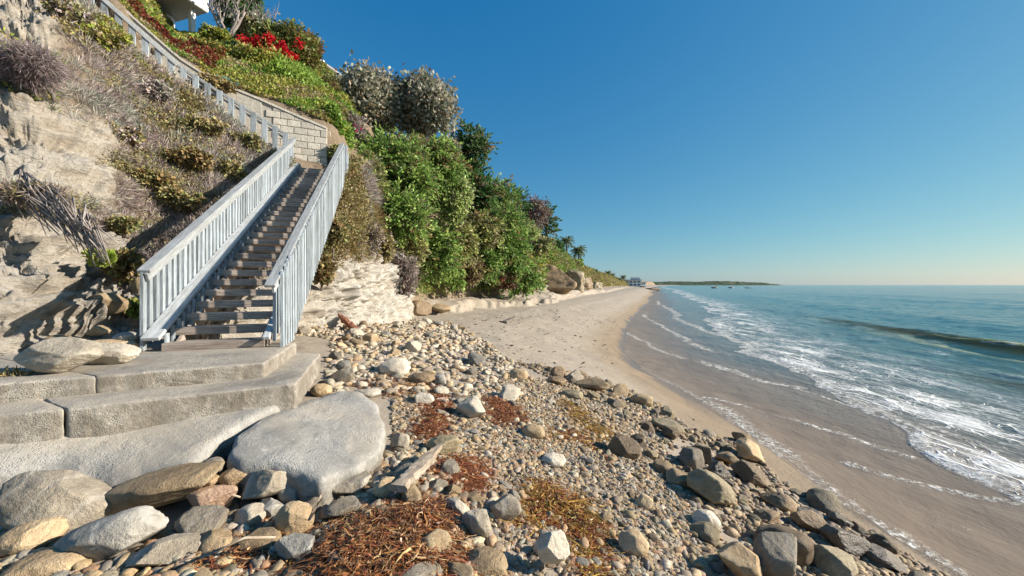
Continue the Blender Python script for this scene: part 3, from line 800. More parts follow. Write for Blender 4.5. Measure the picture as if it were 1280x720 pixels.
bar('top_rail', FC + np.array([-2, 0, 1.8]), FB, (.16, .12), M_RAIL, fence, (0, .03, -.03))
bar('lower_rail', FB, FA, (.05, .09), M_RAIL, fence, (0, .05, -.75))
bar('mid_rail', FB, FA, (.05, .07), M_RAIL, fence, (0, .05, -.2))

t = NT('split_face_block', 0.2)
v = t.coord('Position'); rnd = t.n('ObjectInfo').outputs['Random']
a = t.noise(v, 7, 6, 0.75); b = t.noise(v, .8, 4, .6)
col = t.ramp(a, [(0.3, (0.42, 0.38, 0.32)), (0.55, (0.54, 0.5, 0.43)), (0.75, (0.62, 0.58, 0.51))])
hs = t.n('HueSaturation'); t.l(col, hs.inputs['Color']); t.l(t.mapr(rnd, 0, 1, .86, 1.1), hs.inputs['Value'])
t.bump(a, 0.6, 0.04)
M_BLOCK = t.fin(hs.outputs[0], 0.95)
t = NT('wall_mortar', 0.2); M_MORTAR = t.fin((0.4, 0.365, 0.31), 0.95)
WR = W(409, 0, 15.15)
wall = empty('block_wall', (WR[0], WR[1], 0), ALPHA)
tag(wall, 'sloping grey block retaining wall above the stair landing', 'wall')
WY = 0.0
_wt = [on_line(WR, px, py) for px, py in ((100, -36), (225, 74), (267, 101), (323, 124), (380, 149), (409, 161))]
def wtop(x): return np.interp(x, [-l for l, z in _wt], [z for l, z in _wt])
WX1 = 0.0; WX0 = -on_line(WR, 130, 0)[0]
def clip_poly(P, f):
    out = []
    for i in range(len(P)):
        a, b = P[i], P[(i + 1) % len(P)]
        fa, fb_ = f(a), f(b)
        if fa >= 0: out.append(a)
        if fa * fb_ < 0:
            s = fa / (fa - fb_); out.append((a[0] + (b[0] - a[0]) * s, a[1] + (b[1] - a[1]) * s))
    return out
BH, BL = .255, .46
for r in range(0, 32):
    z0 = 7.0 + r * BH
    x = WX1 - (BL / 2 if r % 2 else 0)
    cols = [(x + BL / 2, x)] if False else []
    xe = WX1
    while xe > WX0:
        xs = xe - (BL if not (r % 2 and xe == WX1) else BL / 2)
        P = [(xs + .008, z0 + .007), (xe - .008, z0 + .007), (xe - .008, z0 + BH - .007), (xs + .008, z0 + BH - .007)]
        P = clip_poly(P, lambda p: float(wtop(p[0])) - .03 - p[1])
        if len(P) >= 3: P = clip_poly(P, lambda p: p[1] - (float(wtop(p[0])) - 2.15))
        if xe < -1.75: P = []
        if len(P) >= 3 and (max(p[1] for p in P) - min(p[1] for p in P)) > .05:
            yo = random.uniform(-.007, .007)
            cx_, cz_ = sum(p[0] for p in P) / len(P), sum(p[1] for p in P) / len(P)
            pts = [(cx_ + (p[0] - cx_) * .95, WY - .03 + yo, cz_ + (p[1] - cz_) * .93) for p in P] + [(p[0], WY - .012 + yo, p[1]) for p in P] + [(p[0], WY + .1, p[1]) for p in P]
            MB().hull(pts).build('block', M_BLOCK, wall)
        xe = xs
xs_ = np.linspace(WX0 - 1.5, WX1, 40)
mbw = MB()
for xa, xb in zip(xs_[:-1], xs_[1:]):
    za, zb_ = float(wtop(xa)), float(wtop(xb))
    mbw.hull([(q, y, z) for (q, zt) in ((xa, za), (xb, zb_)) for y in (WY + .002, WY + .22) for z in (zt - .035, zt - 2.6)])
mbw.build('mortar_core', M_MORTAR, wall)
mbw = MB(); xp_ = np.linspace(WX0 - 1.5, -2.2, 30)
for xa, xb in zip(xp_[:-1], xp_[1:]):
    za, zb_ = float(wtop(xa)), float(wtop(xb))
    mbw.hull([(q, y, z) for (q, zt) in ((xa, za), (xb, zb_)) for y in (WY - .028, WY - .001) for z in (zt - .04, zt - 2.5)])
mbw.build('plaster_face', M_BLOCK, wall)
mbw = MB()
for xa, xb in zip(xs_[:-1], xs_[1:]):
    za, zb_ = float(wtop(xa)), float(wtop(xb))
    mbw.hull([(q, y, z) for (q, zt) in ((xa + .004, za), (xb - .004, zb_)) for y in (WY - .06, WY + .27) for z in (zt - .028, zt + .05)])
mbw.build('coping', M_BLOCK, wall)
# short return of the wall running back into the slope at its right end
MB().box((WX1 + .012, WY + 1.0, float(wtop(WX1)) - 1.3), (.2, 1.75, 2.5), None, .01).build('return_wall', M_BLOCK, wall)

# ------------------------------------------------------------------ stones
PAL = {
 'grey':   ((0.17, 0.155, 0.135), (0.29, 0.27, 0.24), (0.4, 0.38, 0.345)),
 'tan':    ((0.25, 0.185, 0.115), (0.39, 0.31, 0.215), (0.49, 0.42, 0.31)),
 'white':  ((0.33, 0.31, 0.28), (0.47, 0.45, 0.415), (0.58, 0.56, 0.52)),
 'blue grey': ((0.16, 0.165, 0.17), (0.27, 0.275, 0.28), (0.39, 0.395, 0.395)),
 'brown':  ((0.12, 0.085, 0.05), (0.22, 0.16, 0.10), (0.32, 0.25, 0.17)),
 'pink':   ((0.3, 0.2, 0.15), (0.43, 0.31, 0.25), (0.5, 0.4, 0.33)),
 'olive':  ((0.13, 0.115, 0.075), (0.24, 0.21, 0.145), (0.36, 0.32, 0.24)),
 'dark':   ((0.055, 0.045, 0.035), (0.11, 0.09, 0.07), (0.19, 0.16, 0.125)),
}
PAL = {k: tuple((min(.8, c[0] * 1.1), c[1] * 1.0, c[2] * .86) for c in v) for k, v in PAL.items()}
SM = {k: m_stone('stone_' + k.replace(' ', '_'), *v, rough=(0.45 if k == 'dark' else 0.6 if k in ('olive', 'brown') else 0.8), veins=(0.18 if k in ('blue grey', 'grey') else 0.0), wet=(1.0 if k == 'dark' else 0.4 if k in ('olive', 'brown') else 0)) for k, v in PAL.items()}
def ico(n):
    bm = bmesh.new(); bmesh.ops.create_icosphere(bm, subdivisions=n, radius=1.0)
    V = np.array([v.co[:] for v in bm.verts]); Fc = np.array([[v.index for v in f.verts] for f in bm.faces]); bm.free()
    return V, Fc
ICO = {n: ico(n) for n in (1, 2, 3, 4, 5)}
def stone_verts(n, seed, angular=0.5, box=0.0):
    V, Fc = ICO[n]; V = V.copy(); r = np.random.default_rng(seed)
    if box: V = V * (np.abs(V).max(1, keepdims=True) ** -box)
    V *= (1 + 0.20 * fbm(V * 0.9 + seed * 3.1, 2, seed)[:, None])
    for _ in range(int(4 + angular * 9)):
        nrm = r.normal(size=3); nrm /= np.linalg.norm(nrm)
        c = r.uniform(0.55, 0.86) if angular > .3 else r.uniform(.78, .95)
        d = V @ nrm - c
        V = V - np.where(d > 0, d * (0.8 + .18 * angular), 0)[:, None] * nrm
    if n >= 3:
        V *= (1 + 0.035 * fbm(V * 4.0 + seed, 3, seed + 50)[:, None])
    if n >= 4:
        V *= (1 + 0.028 * fbm(V * 11.0 + seed, 3, seed + 60)[:, None] - 0.02 * angular * np.clip(ridged(V * 2.2 + seed, 2, seed + 61) - .55, 0, 1)[:, None])
    return V / np.abs(V).max(0), Fc

TAKEN = []                                                        # x, y, r of what already lies on the beach
def hero(label, px, by, w, h, pal, seed, ang=.5, box=.15, rot=(0, 0, 0), z=None, depth=.8, hk=.85, d=None, sink=.3, group=None):
    """boulder measured in the photograph: centre px, base by, width and height in pixels"""
    if d is not None: p = W(px, by, d)
    elif z is not None:
        dd = (CAMZ - z) * F / (by - CY); p = W(px, by, dd)
    else: p = on_ground(px, by)
    sx = w / F * p[1] / 2; sz = h / F * p[1] * hk / 2; sy = sx * depth
    V, Fc = stone_verts(5 if w > 45 else 4, seed, ang, box)
    me = np_mesh('boulder', V * np.array([sx, sy, sz]), Fc, SM[pal], True)
    o = link('boulder' if w > 34 else 'stone', me)
    o.location = (p[0], p[1] + sy * .55, p[2] + sz * (1 - sink)); o.rotation_euler = tuple(math.radians(a) for a in rot)
    tag(o, label, 'boulder' if w > 34 else 'stone', group)
    TAKEN.append((p[0], p[1] + sy * .55, max(sx, sy) * .86))
    return o
LZ = 2.14
H = [
 # before the broken slab, lower left
 dict(label='largest pale grey round boulder leaning against the long slab', px=46, by=672, w=132, h=96, pal='grey', seed=3, ang=.25, box=.1, rot=(-24, 18, 6), depth=.55, d=2.55),
 dict(label='long knobbly tan boulder lying along the front of the slab', px=184, by=642, w=150, h=58, pal='tan', seed=5, ang=.9, box=.2, rot=(0, -12, 14), depth=.5, d=2.75),
 dict(label='flat blue grey boulder tilted up in front of the round boulder', px=112, by=712, w=132, h=70, pal='blue grey', seed=8, ang=.5, rot=(-20, -22, 10), depth=.7, d=2.36),
 dict(label='smooth tan boulder wedged below the largest round boulder', px=18, by=694, w=74, h=44, pal='tan', seed=9, ang=.2, rot=(0, -10, 0)),
 dict(label='tan boulder in the near corner beside the flat blue grey boulder', px=42, by=733, w=86, h=46, pal='tan', seed=10, ang=.2, rot=(0, 0, 20), d=2.2),
 dict(label='pinkish flat stone beside the knobbly tan boulder', px=258, by=640, w=58, h=36, pal='pink', seed=12, ang=.7, rot=(-18, 0, 0), d=2.8),
 dict(label='dark grey triangular boulder in front of the pinkish stone', px=244, by=674, w=62, h=42, pal='grey', seed=14, ang=.9, d=2.55),
 dict(label='grey flat boulder below the underside of the big tilted slab', px=322, by=624, w=76, h=42, pal='grey', seed=15, ang=.6, rot=(-14, -12, 0), d=2.9),
 dict(label='upright blue grey stone right of the flat boulder under the slab', px=358, by=634, w=44, h=42, pal='blue grey', seed=17, ang=.5, rot=(0, 24, 0)),
 dict(label='egg shaped cream boulder standing on end', px=363, by=670, w=46, h=50, pal='tan', seed=19, ang=.15, rot=(0, 18, 0)),
 dict(label='grey triangular boulder nearest the camera beside a tan one', px=192, by=718, w=80, h=46, pal='grey', seed=21, ang=.9, rot=(-14, 0, 10), d=2.3),
 dict(label='tan wedge boulder right of the triangular grey one', px=250, by=704, w=60, h=42, pal='tan', seed=22, ang=.8, rot=(0, -20, 0), d=2.4),
 dict(label='small grey stone under the notch of the two slabs', px=262, by=592, w=28, h=24, pal='grey', seed=23, ang=.2, d=2.98),
 dict(label='brown stone tucked under the left corner of the tilted slab', px=288, by=606, w=36, h=30, pal='brown', seed=24, ang=.8, d=2.95),
 dict(label='little tan stone between the pinkish stone and the slab notch', px=262, by=608, w=24, h=18, pal='tan', seed=25, ang=.7, d=2.9),
 dict(label='low cream stone row piece left of the egg shaped boulder', px=310, by=660, w=42, h=32, pal='white', seed=26, ang=.6),
 dict(label='blue grey cobble pressed against the egg shaped boulder', px=330, by=650, w=40, h=30, pal='blue grey', seed=27, ang=.4),
 dict(label='tan broad cobble in front of the egg shaped boulder', px=318, by=690, w=50, h=28, pal='tan', seed=28, ang=.5),
 dict(label='grey blue boulder in shade at the left edge of the kelp', px=362, by=705, w=50, h=44, pal='blue grey', seed=29, ang=.7),
 dict(label='knotted purplish grey boulder below the tilted slab', px=426, by=622, w=66, h=38, pal='grey', seed=30, ang=.9, rot=(0, -18, 12)),
 dict(label='flat grey stone half buried under the kelp heap', px=420, by=652, w=56, h=30, pal='grey', seed=31, ang=.5, rot=(0, -14, 0)),
 dict(label='leaning tan grey stone left of the driftwood plank', px=480, by=624, w=30, h=34, pal='tan', seed=33, ang=.5, rot=(0, 16, 0)),
 dict(label='smooth grey stone at the upper end of the driftwood plank', px=508, by=606, w=36, h=30, pal='grey', seed=34, ang=.2, rot=(0, -14, 0)),
 # around the tilted slab and up the stony band
 dict(label='pale striped stone with dark grooves in the stony band', px=490, by=469, w=42, h=27, pal='white', seed=36, ang=.3),
 dict(label='flat brown stone right of the striped stone', px=526, by=481, w=38, h=20, pal='brown', seed=37, ang=.5),
 dict(label='rounded blue grey stone right of the flat brown one', px=548, by=483, w=22, h=21, pal='blue grey', seed=38, ang=.2),
 dict(label='pale split boulder with one grey side standing in red kelp', px=588, by=524, w=38, h=35, pal='white', seed=40, ang=.8, box=.3),
 dict(label='brown topped stone below the red kelp', px=553, by=569, w=42, h=28, pal='olive', seed=41, ang=.4),
 dict(label='purplish grey stone at the right rim of the tilted slab', px=497, by=563, w=27, h=30, pal='grey', seed=42, ang=.8),
 dict(label='tan and white stone beside the back end of the lower step', px=398, by=496, w=28, h=20, pal='tan', seed=43, ang=.3),
 dict(label='grey cobble by the right corner of the lower step', px=428, by=478, w=34, h=24, pal='grey', seed=44, ang=.8),
 dict(label='wide flat grey stone behind the tilted slab', px=455, by=500, w=36, h=18, pal='white', seed=45, ang=.6),
 dict(label='white pointed cobble in the middle of the stony band', px=515, by=440, w=24, h=18, pal='white', seed=46, ang=.7),
 dict(label='tan block of stone next to the red brown log', px=463, by=428, w=24, h=15, pal='tan', seed=47, ang=.9),
 dict(label='white flat stone among kelp scraps above the split boulder', px=528, by=505, w=28, h=18, pal='white', seed=48, ang=.6),
 # gravel and right-hand strip
 dict(label='white faced triangular stone right of the driftwood', px=570, by=647, w=36, h=28, pal='white', seed=50, ang=.9),
 dict(label='angular grey boulder right of the kelp heap', px=595, by=672, w=44, h=38, pal='grey', seed=51, ang=.6),
 dict(label='speckled grey boulder casting shade on the gravel', px=633, by=652, w=44, h=37, pal='grey', seed=53, ang=.5),
 dict(label='tall white boulder with a pitted top beside yellow kelp', px=692, by=709, w=44, h=52, pal='white', seed=54, ang=.7, box=.25, d=2.55),
 dict(label='tan rounded boulder at the near edge of the gravel', px=606, by=727, w=58, h=38, pal='tan', seed=55, ang=.25, d=2.45),
 dict(label='small pale stone left of the tall white boulder', px=676, by=698, w=20, h=28, pal='white', seed=56, ang=.3),
 dict(label='cream topped round stone in the middle of the gravel', px=668, by=549, w=32, h=22, pal='tan', seed=57, ang=.2),
 dict(label='flat pale slab of stone on the gravel below the round one', px=690, by=583, w=36, h=16, pal='white', seed=58, ang=.8),
 dict(label='cracked brown boulder standing clear on the open sand', px=742, by=490, w=46, h=22, pal='tan', seed=59, ang=.9, box=.3),
 dict(label='tan lump of rock at the edge of the open sand', px=802, by=508, w=34, h=20, pal='tan', seed=60, ang=.9),
 dict(label='dark brown boulder with yellow kelp at its foot', px=782, by=573, w=46, h=34, pal='brown', seed=61, ang=.8),
 dict(label='brown pyramid stone at the left of the open sand boulder', px=696, by=482, w=26, h=14, pal='brown', seed=62, ang=.7),
 dict(label='low olive grey boulder half sunk at the gravel edge', px=716, by=499, w=30, h=14, pal='olive', seed=63, ang=.2),
 dict(label='tan round boulder at the top of the gravel', px=648, by=475, w=26, h=17, pal='tan', seed=64, ang=.2),
 dict(label='long olive boulder lying on edge by the wet sand', px=896, by=632, w=66, h=50, pal='olive', seed=66, ang=.5, box=.2, rot=(0, 36, 20), sink=.5),
 dict(label='pointed pale boulder furthest out on the wet sand', px=942, by=579, w=44, h=34, pal='tan', seed=67, ang=.8, rot=(0, 28, 0)),
 dict(label='brown slanting boulder below the pointed pale one', px=944, by=606, w=52, h=30, pal='brown', seed=68, ang=.8, rot=(0, 22, 10)),
 dict(label='large grey boulder with pale ridges at the near right', px=984, by=728, w=64, h=78, pal='grey', seed=70, ang=.4, box=.2, rot=(0, 32, 18), d=3.05),
 dict(label='tan slab sided boulder left of the large grey one', px=936, by=724, w=72, h=50, pal='tan', seed=71, ang=.9, box=.3, rot=(0, 16, 10), d=2.95),
 dict(label='smooth cream stone on the gravel near the long olive boulder', px=886, by=664, w=36, h=28, pal='white', seed=72, ang=.2),
 dict(label='tan oval boulder lying on the gravel near the camera', px=794, by=694, w=40, h=34, pal='tan', seed=73, ang=.3),
 dict(label='yellowish flat stone on the gravel near the tan oval one', px=806, by=636, w=24, h=22, pal='tan', seed=75, ang=.6),
 dict(label='dark wet boulder at the seaward tip of the shingle', px=1062, by=694, w=58, h=40, pal='dark', seed=101, ang=.7, rot=(0, 24, 10)),
 dict(label='brown boulder behind the large ridged grey one', px=1018, by=668, w=46, h=34, pal='brown', seed=102, ang=.8, rot=(0, 24, 0)),
 dict(label='olive boulder in the near right corner of the shingle', px=1052, by=724, w=72, h=40, pal='olive', seed=103, ang=.6, rot=(0, 18, 14)),
 dict(label='black wet stone half sunk in the wet sand', px=1016, by=652, w=34, h=16, pal='dark', seed=104, ang=.3),
 dict(label='brown flat boulder above the black wet stone', px=980, by=640, w=42, h=28, pal='brown', seed=105, ang=.7, rot=(0, 20, 0)),
 dict(label='dark boulder lowest on the wet sand at the right', px=1118, by=716, w=54, h=30, pal='dark', seed=106, ang=.6, rot=(0, 14, 0)),
 dict(label='tan slab leaning under the long olive boulder', px=858, by=612, w=44, h=24, pal='tan', seed=107, ang=.8, rot=(0, 20, 0)),
 dict(label='brown wedge between the pointed pale boulder and the gravel', px=912, by=582, w=30, h=22, pal='brown', seed=108, ang=.9),
 dict(label='long tan stone at the top of the strip by the sand', px=838, by=540, w=46, h=18, pal='olive', seed=109, ang=.6, rot=(0, 14, 0)),
 dict(label='brown lump of rock in the sand ledge below the pale cliff', px=518, by=393, w=40, h=24, pal='brown', seed=111, ang=.9, box=.2),
 dict(label='tan lump of rock sticking out of the sand ledge', px=548, by=391, w=30, h=16, pal='tan', seed=112, ang=.9),
 # on the landing and at the foot of the bluff
 dict(label='long white boulder at the left end of the upper step', px=56, by=468, w=96, h=38, pal='white', seed=80, ang=.25, z=LZ, depth=.6, sink=.12, hk=1.25),
 dict(label='white wedge boulder between the long white one and the stairs', px=128, by=456, w=68, h=24, pal='white', seed=81, ang=.4, z=LZ, depth=.6, sink=.1, hk=1.2),
 dict(label='flat ochre boulder behind the white wedge boulder', px=130, by=442, w=60, h=20, pal='tan', seed=82, ang=.3, z=LZ, depth=.7, sink=0),
 dict(label='ochre and white boulder behind the long white one', px=68, by=440, w=50, h=22, pal='tan', seed=83, ang=.4, z=LZ, sink=-.4),
 dict(label='blue grey stone perched behind the flat ochre boulder', px=148, by=428, w=34, h=18, pal='blue grey', seed=84, ang=.6, z=LZ + .12),
 dict(label='brown stone beside the lower end of the left handrail', px=172, by=430, w=24, h=28, pal='brown', seed=85, ang=.3, z=LZ),
 dict(label='tan block at the foot of the bluff behind the ochre boulder', px=118, by=420, w=30, h=18, pal='tan', seed=86, ang=.9, z=LZ + .2),
 dict(label='pale fallen rock with sharp edges in the gully by the stairs', px=128, by=385, w=44, h=34, pal='tan', seed=88, ang=.9, d=5.75, sink=.6),
 dict(label='tall tan rock lodged behind the left railing', px=172, by=370, w=40, h=50, pal='tan', seed=89, ang=.9, d=6.3, sink=.5),
]
for h in H: h['o'] = hero(**{k: v for k, v in h.items() if k != 'o'})
# ochre shoulder stones just off the near left corner keep the pile closed
# sea rocks and sand lump
def searock(label, px, by, w, h, d, seed):
    p = W(px, by, d); sx, sz = w / F * d / 2, h / F * d / 2
    V, Fc = stone_verts(4, seed, .9, .3)
    o = link('sea_rock', np_mesh('sea_rock', V * np.array([sx, sx * .7, sz]), Fc, SM['dark'], True)); o.location = (p[0], p[1], p[2] + sz * .45)
    tag(o, label, 'rock')
searock('largest dark rock standing at the water line below the far house', 815, 364, 20, 8, 190, 201)
searock('small dark rock in the shallows left of the large sea rock', 803, 360, 10, 4, 240, 202)
searock('low dark rock awash nearest the large sea rock', 893, 360.2, 9, 2.6, 330, 203)
searock('thin dark rock awash further out to sea', 914, 360, 9, 1.8, 345, 204)
searock('faintest dark rock awash furthest along the headland', 935, 360.2, 9, 1.3, 335, 205)

# cobbles, one object each: the largest that show
def in_poly(x, y, P):
    x = np.asarray(x); y = np.asarray(y); c = np.zeros(x.shape, bool); n = len(P)
    for i in range(n):
        x0, y0 = P[i]; x1, y1 = P[(i + 1) % n]
        k = ((y0 > y) != (y1 > y)) & (x < (x1 - x0) * (y - y0) / (y1 - y0 + 1e-12) + x0)
        c ^= k
    return c
def gpoly(pts): return [tuple(on_ground(*p)[:2]) for p in pts]
STEPS = [(-6.6, 2.2), (-5.3, 2.2), (-2.2, 3.9), (-2.8, 5.8), (-4.2, 9), (-8, 9)]
def xy(l): return [tuple(W(*p)[:2]) for p in l]
SLAB_L = xy([(-120,600,2.6),(0,592,2.8),(110,608,2.85),(242,578,3.05),(290,538,3.42),(372,500,4.15),(0,515,3.5),(-130,530,3.0)])
SLAB_R = xy([(289,546,3.3),(325,521,3.7),(425,487,4.6),(450,487,4.62),(472,503,4.35),(485,533,3.88),(480,560,3.5),(447,583,3.15),(402,601,2.9),(342,579,3.0),(279,566,3.05)])
ZA = gpoly([(-60,640),(40,610),(270,590),(400,604),(480,568),(560,585),(600,640),(640,930),(-80,930)])
ZB = gpoly([(345,426),(420,404),(500,396),(560,402),(625,440),(660,468),(640,500),(560,505),(480,500),(445,484),(400,525),(372,512)])
ZC = gpoly([(490,500),(640,470),(745,482),(800,520),(830,560),(862,600),(900,690),(900,930),(560,930),(560,600),(490,580)])
ZD = gpoly([(640,452),(745,472),(815,500),(860,536),(935,556),(975,600),(1060,652),(1180,720),(1180,930),(880,930),(860,620),(790,560),(740,500)])
ZONES = [('cobble', ZA, 74, (.05, .13), 'on the pile before the two broken slabs', ['grey', 'tan', 'blue grey', 'white', 'grey', 'tan', 'pink']),
         ('cobble', ZB, 66, (.09, .24), 'in the stony band under the bluff', ['white', 'grey', 'tan', 'white', 'blue grey', 'grey', 'brown']),
         ('cobble', ZC, 42, (.045, .09), 'on the open gravel beside the kelp', ['grey', 'tan', 'white', 'blue grey', 'brown', 'olive']),
         ('cobble', ZD, 66, (.07, .25), 'in the strip edging the wet sand', ['olive', 'brown', 'tan', 'dark', 'grey', 'brown', 'olive'])]
SHAPES = [stone_verts(4, 300 + i, [.3, .7, 1.0][i % 3], [.1, .2, .35][i % 3]) for i in range(18)]
CM = {}
COBS = []
def blocked(x, y, r):
    if in_poly(np.array([x]), np.array([y]), STEPS)[0] or in_poly(np.array([x]), np.array([y]), SLAB_L)[0] or in_poly(np.array([x]), np.array([y]), SLAB_R)[0]: return True
    return any((x - a) ** 2 + (y - b) ** 2 < (r * .85 + c * .9) ** 2 for a, b, c in TAKEN)
for nm, P, n, (r0, r1), where, pals in ZONES:
    Pa = np.array(P); lo_, hi_ = Pa.min(0), Pa.max(0)
    radii = np.sort(r0 + (r1 - r0) * rng.random(n) ** 2.2)[::-1]
    for r in radii:
        for _ in range(60):
            x, y = rng.uniform(lo_, hi_)
            if nm and in_poly(np.array([x]), np.array([y]), P)[0] and not blocked(x, y, r): break
        else: continue
        pal = pals[rng.integers(len(pals))]; si = int(rng.integers(18))
        key = (pal, si)
        if key not in CM: CM[key] = np_mesh('cobble', SHAPES[si][0], SHAPES[si][1], SM[pal], True)
        o = link('cobble', CM[key])
        a = rng.uniform(.85, 1.25); fl = rng.uniform(.5, .85)
        o.scale = (r * a, r / a * rng.uniform(.75, 1), r * fl)
        o.location = (x, y, float(ground(x, y)) + r * fl * .45)
        o.rotation_euler = (rng.normal(0, .22), rng.normal(0, .22), rng.uniform(0, 6.28))
        o['group'] = 'cobbles ' + where
        COBS.append((o, pal, where, r))
        TAKEN.append((x, y, r * .8))

# every cobble is told apart by its colour, size and the boulder it lies next to
import re
LM = []
for h in H:
    sh = re.split(r' (?:leaning|lying|tilted|wedged|in|beside|below|right|nearest|under|tucked|between|standing|left|pressed|half|at|around|with|behind|next|among|casting|on|near|furthest|perched|lodged|row|of) ', h['label'])[0]
    LM.append((sh, h['o']))
cnt = {}
for sh, _ in LM: cnt[sh] = cnt.get(sh, 0) + 1
LM = [(sh, o) for sh, o in LM if cnt[sh] == 1 and len(sh.split()) >= 2]
bag = {}
for o, pal, where, r in COBS:
    sh, ho = min(LM, key=lambda q: (q[1].location.xy - o.location.xy).length)
    d = o.location - ho.location
    rel = ('right of' if d.x > 0 else 'left of') if abs(d.x) > abs(d.y) else ('behind' if d.y > 0 else 'in front of')
    bag.setdefault((pal, rel, sh), []).append((r, o))
SIZES = {1: [''], 2: ['larger ', 'smaller '], 3: ['largest ', 'medium sized ', 'smallest '], 4: ['largest ', 'second largest ', 'third largest ', 'smallest '], 5: ['largest ', 'second largest ', 'third largest ', 'fourth largest ', 'smallest ']}
for (pal, rel, sh), l in bag.items():
    l.sort(key=lambda q: -q[0])
    names = SIZES.get(len(l)) or ['largest '] + [w_ + ' largest ' for w_ in ('second', 'third', 'fourth', 'fifth', 'sixth', 'seventh', 'eighth', 'ninth', 'tenth', 'eleventh', 'twelfth')][:len(l) - 2] + ['smallest ']
    for nm_, (r, o) in zip(names, l): tag(o, f'{nm_}{pal} cobble {rel} the {sh}', 'stone')

# pebbles and gravel, past counting
def pebbles(name, label, polys, n, r0, r1, sub, pw, cols, gap=True, lift=.35, thin=None, flat=(.35, .8)):
    xs, ys = [], []
    for P, share in polys:
        Pa = np.array(P); lo_, hi_ = Pa.min(0), Pa.max(0); need = int(n * share); got = 0
        while got < need:
            q = rng.uniform(lo_, hi_, (need * 3, 2)); q = q[in_poly(q[:, 0], q[:, 1], P)]
            if thin is not None:
                den = fbm(np.stack([q[:, 0] * thin, q[:, 1] * thin, 0 * q[:, 0]], -1), 3, 120)
                q = q[rng.random(len(q)) < smooth(-.35, .15, den)]
            q = q[:need - got]; xs.append(q[:, 0]); ys.append(q[:, 1]); got += len(q)
    x, y = np.concatenate(xs), np.concatenate(ys)
    bad = in_poly(x, y, STEPS)
    T = np.array(TAKEN)
    if gap:
        for a, b, c in T: bad |= (x - a) ** 2 + (y - b) ** 2 < (c * .72) ** 2
    x, y = x[~bad], y[~bad]; m = len(x)
    r = r0 + (r1 - r0) * rng.random(m) ** pw
    V, Fc = [], []
    bases = [stone_verts(sub, 500 + i, [.4, 1.0][i % 2], [.1, .3][i % 2]) for i in range(10)]
    bi = rng.integers(0, 10, m)
    z = ground(x, y)
    q = rng.normal(size=(m, 3)) * np.array([.25, .25, 0]) ; yaw = rng.uniform(0, 6.28, m)
    fl = rng.uniform(*flat, m); el = rng.uniform(.85, 1.5, m)
    B = np.stack([b[0] for b in bases])[bi]                          # m x nv x 3
    B = B * (np.stack([r * el, r / el, r * fl], -1)[:, None, :])
    cx_, sx_ = np.cos(q[:, 0]), np.sin(q[:, 0]); cy_, sy_ = np.cos(q[:, 1]), np.sin(q[:, 1]); cz_, sz_ = np.cos(yaw), np.sin(yaw)
    X, Y, Zc = B[..., 0], B[..., 1], B[..., 2]
    Y, Zc = Y * cx_[:, None] - Zc * sx_[:, None], Y * sx_[:, None] + Zc * cx_[:, None]
    X, Zc = X * cy_[:, None] + Zc * sy_[:, None], -X * sy_[:, None] + Zc * cy_[:, None]
    X, Y = X * cz_[:, None] - Y * sz_[:, None], X * sz_[:, None] + Y * cz_[:, None]
    V = np.stack([X + x[:, None], Y + y[:, None], Zc + (z + r * fl * lift)[:, None]], -1)
    nv_ = V.shape[1]; Fb_ = bases[0][1]
    Fc = (Fb_[None] + (np.arange(m) * nv_)[:, None, None]).reshape(-1, 3)
    ci = rng.integers(0, len(cols), m); tint = np.array(cols)[ci] * rng.uniform(.75, 1.2, (m, 1)) * (1 + rng.normal(0, .03, (m, 3)))
    me = np_mesh(name, V.reshape(-1, 3), Fc, M_PEB, sub > 1, tint=np.repeat(tint, len(Fb_), 0))
    return tag(link(name, me), label, kind='stuff')
t = NT('pebble_stone', 0.35)
v = t.coord('Position'); a = t.noise(v, 60, 4, .7)
c = t.attr('tint', 'Color')
t.bump(a, .35, .01)
M_PEB = t.fin(t.mix(t.mapr(a, .4, .62), t.mix(.45, c, (.1, .085, .07)), c), .75)
PC = [(.27,.25,.225), (.36,.335,.3), (.23,.235,.24), (.42,.33,.22), (.34,.255,.165), (.48,.45,.4), (.16,.135,.11), (.28,.185,.12), (.36,.3,.225), (.3,.24,.16)]
PC = [(min(.8, a * 1.14), b * 1.02, c * .84) for a, b, c in PC]
PC2 = [(.47,.44,.4), (.39,.36,.32), (.32,.305,.285), (.46,.38,.28), (.54,.52,.48), (.38,.29,.195), (.24,.22,.195)]
PC2 = [(min(.8, a * 1.14), b * 1.02, c * .84) for a, b, c in PC2]
PC3 = [(.2,.16,.11), (.27,.215,.15), (.34,.27,.19), (.16,.13,.1), (.3,.27,.23), (.24,.2,.17), (.4,.33,.24)]
PC3 = [(min(.8, a * 1.14), b * 1.02, c * .84) for a, b, c in PC3]
pebbles('pebbles', 'mixed pebbles filling the gaps between the boulders at the left', [(ZA, 1)], 5600, .014, .06, 2, 1.5, PC)
pebbles('pebbles', 'pale stones of the band under the bluff', [(ZB, 1)], 4200, .025, .095, 2, 1.5, PC2)
pebbles('gravel', 'grey and tan gravel spread between kelp and sand', [(ZC, 1)], 30000, .008, .036, 1, 1.5, PC)
pebbles('pebbles', 'larger pebbles scattered over the gravel', [(ZC, .7), (ZD, .3)], 2600, .025, .06, 2, 1.6, PC)
pebbles('gravel', 'brown shingle along the edge of the wet sand', [(ZD, 1)], 9000, .012, .065, 2, 1.9, PC3, thin=.7)
ZE = gpoly([(560,404),(625,440),(760,475),(830,505),(900,540),(1000,610),(1180,720),(1180,740),(860,700),(560,470)])
pebbles('gravel', 'scattered small stones on the sand beyond the shingle', [(ZE, 1)], 900, .01, .035, 1, 2.2, PC3, thin=1.6)

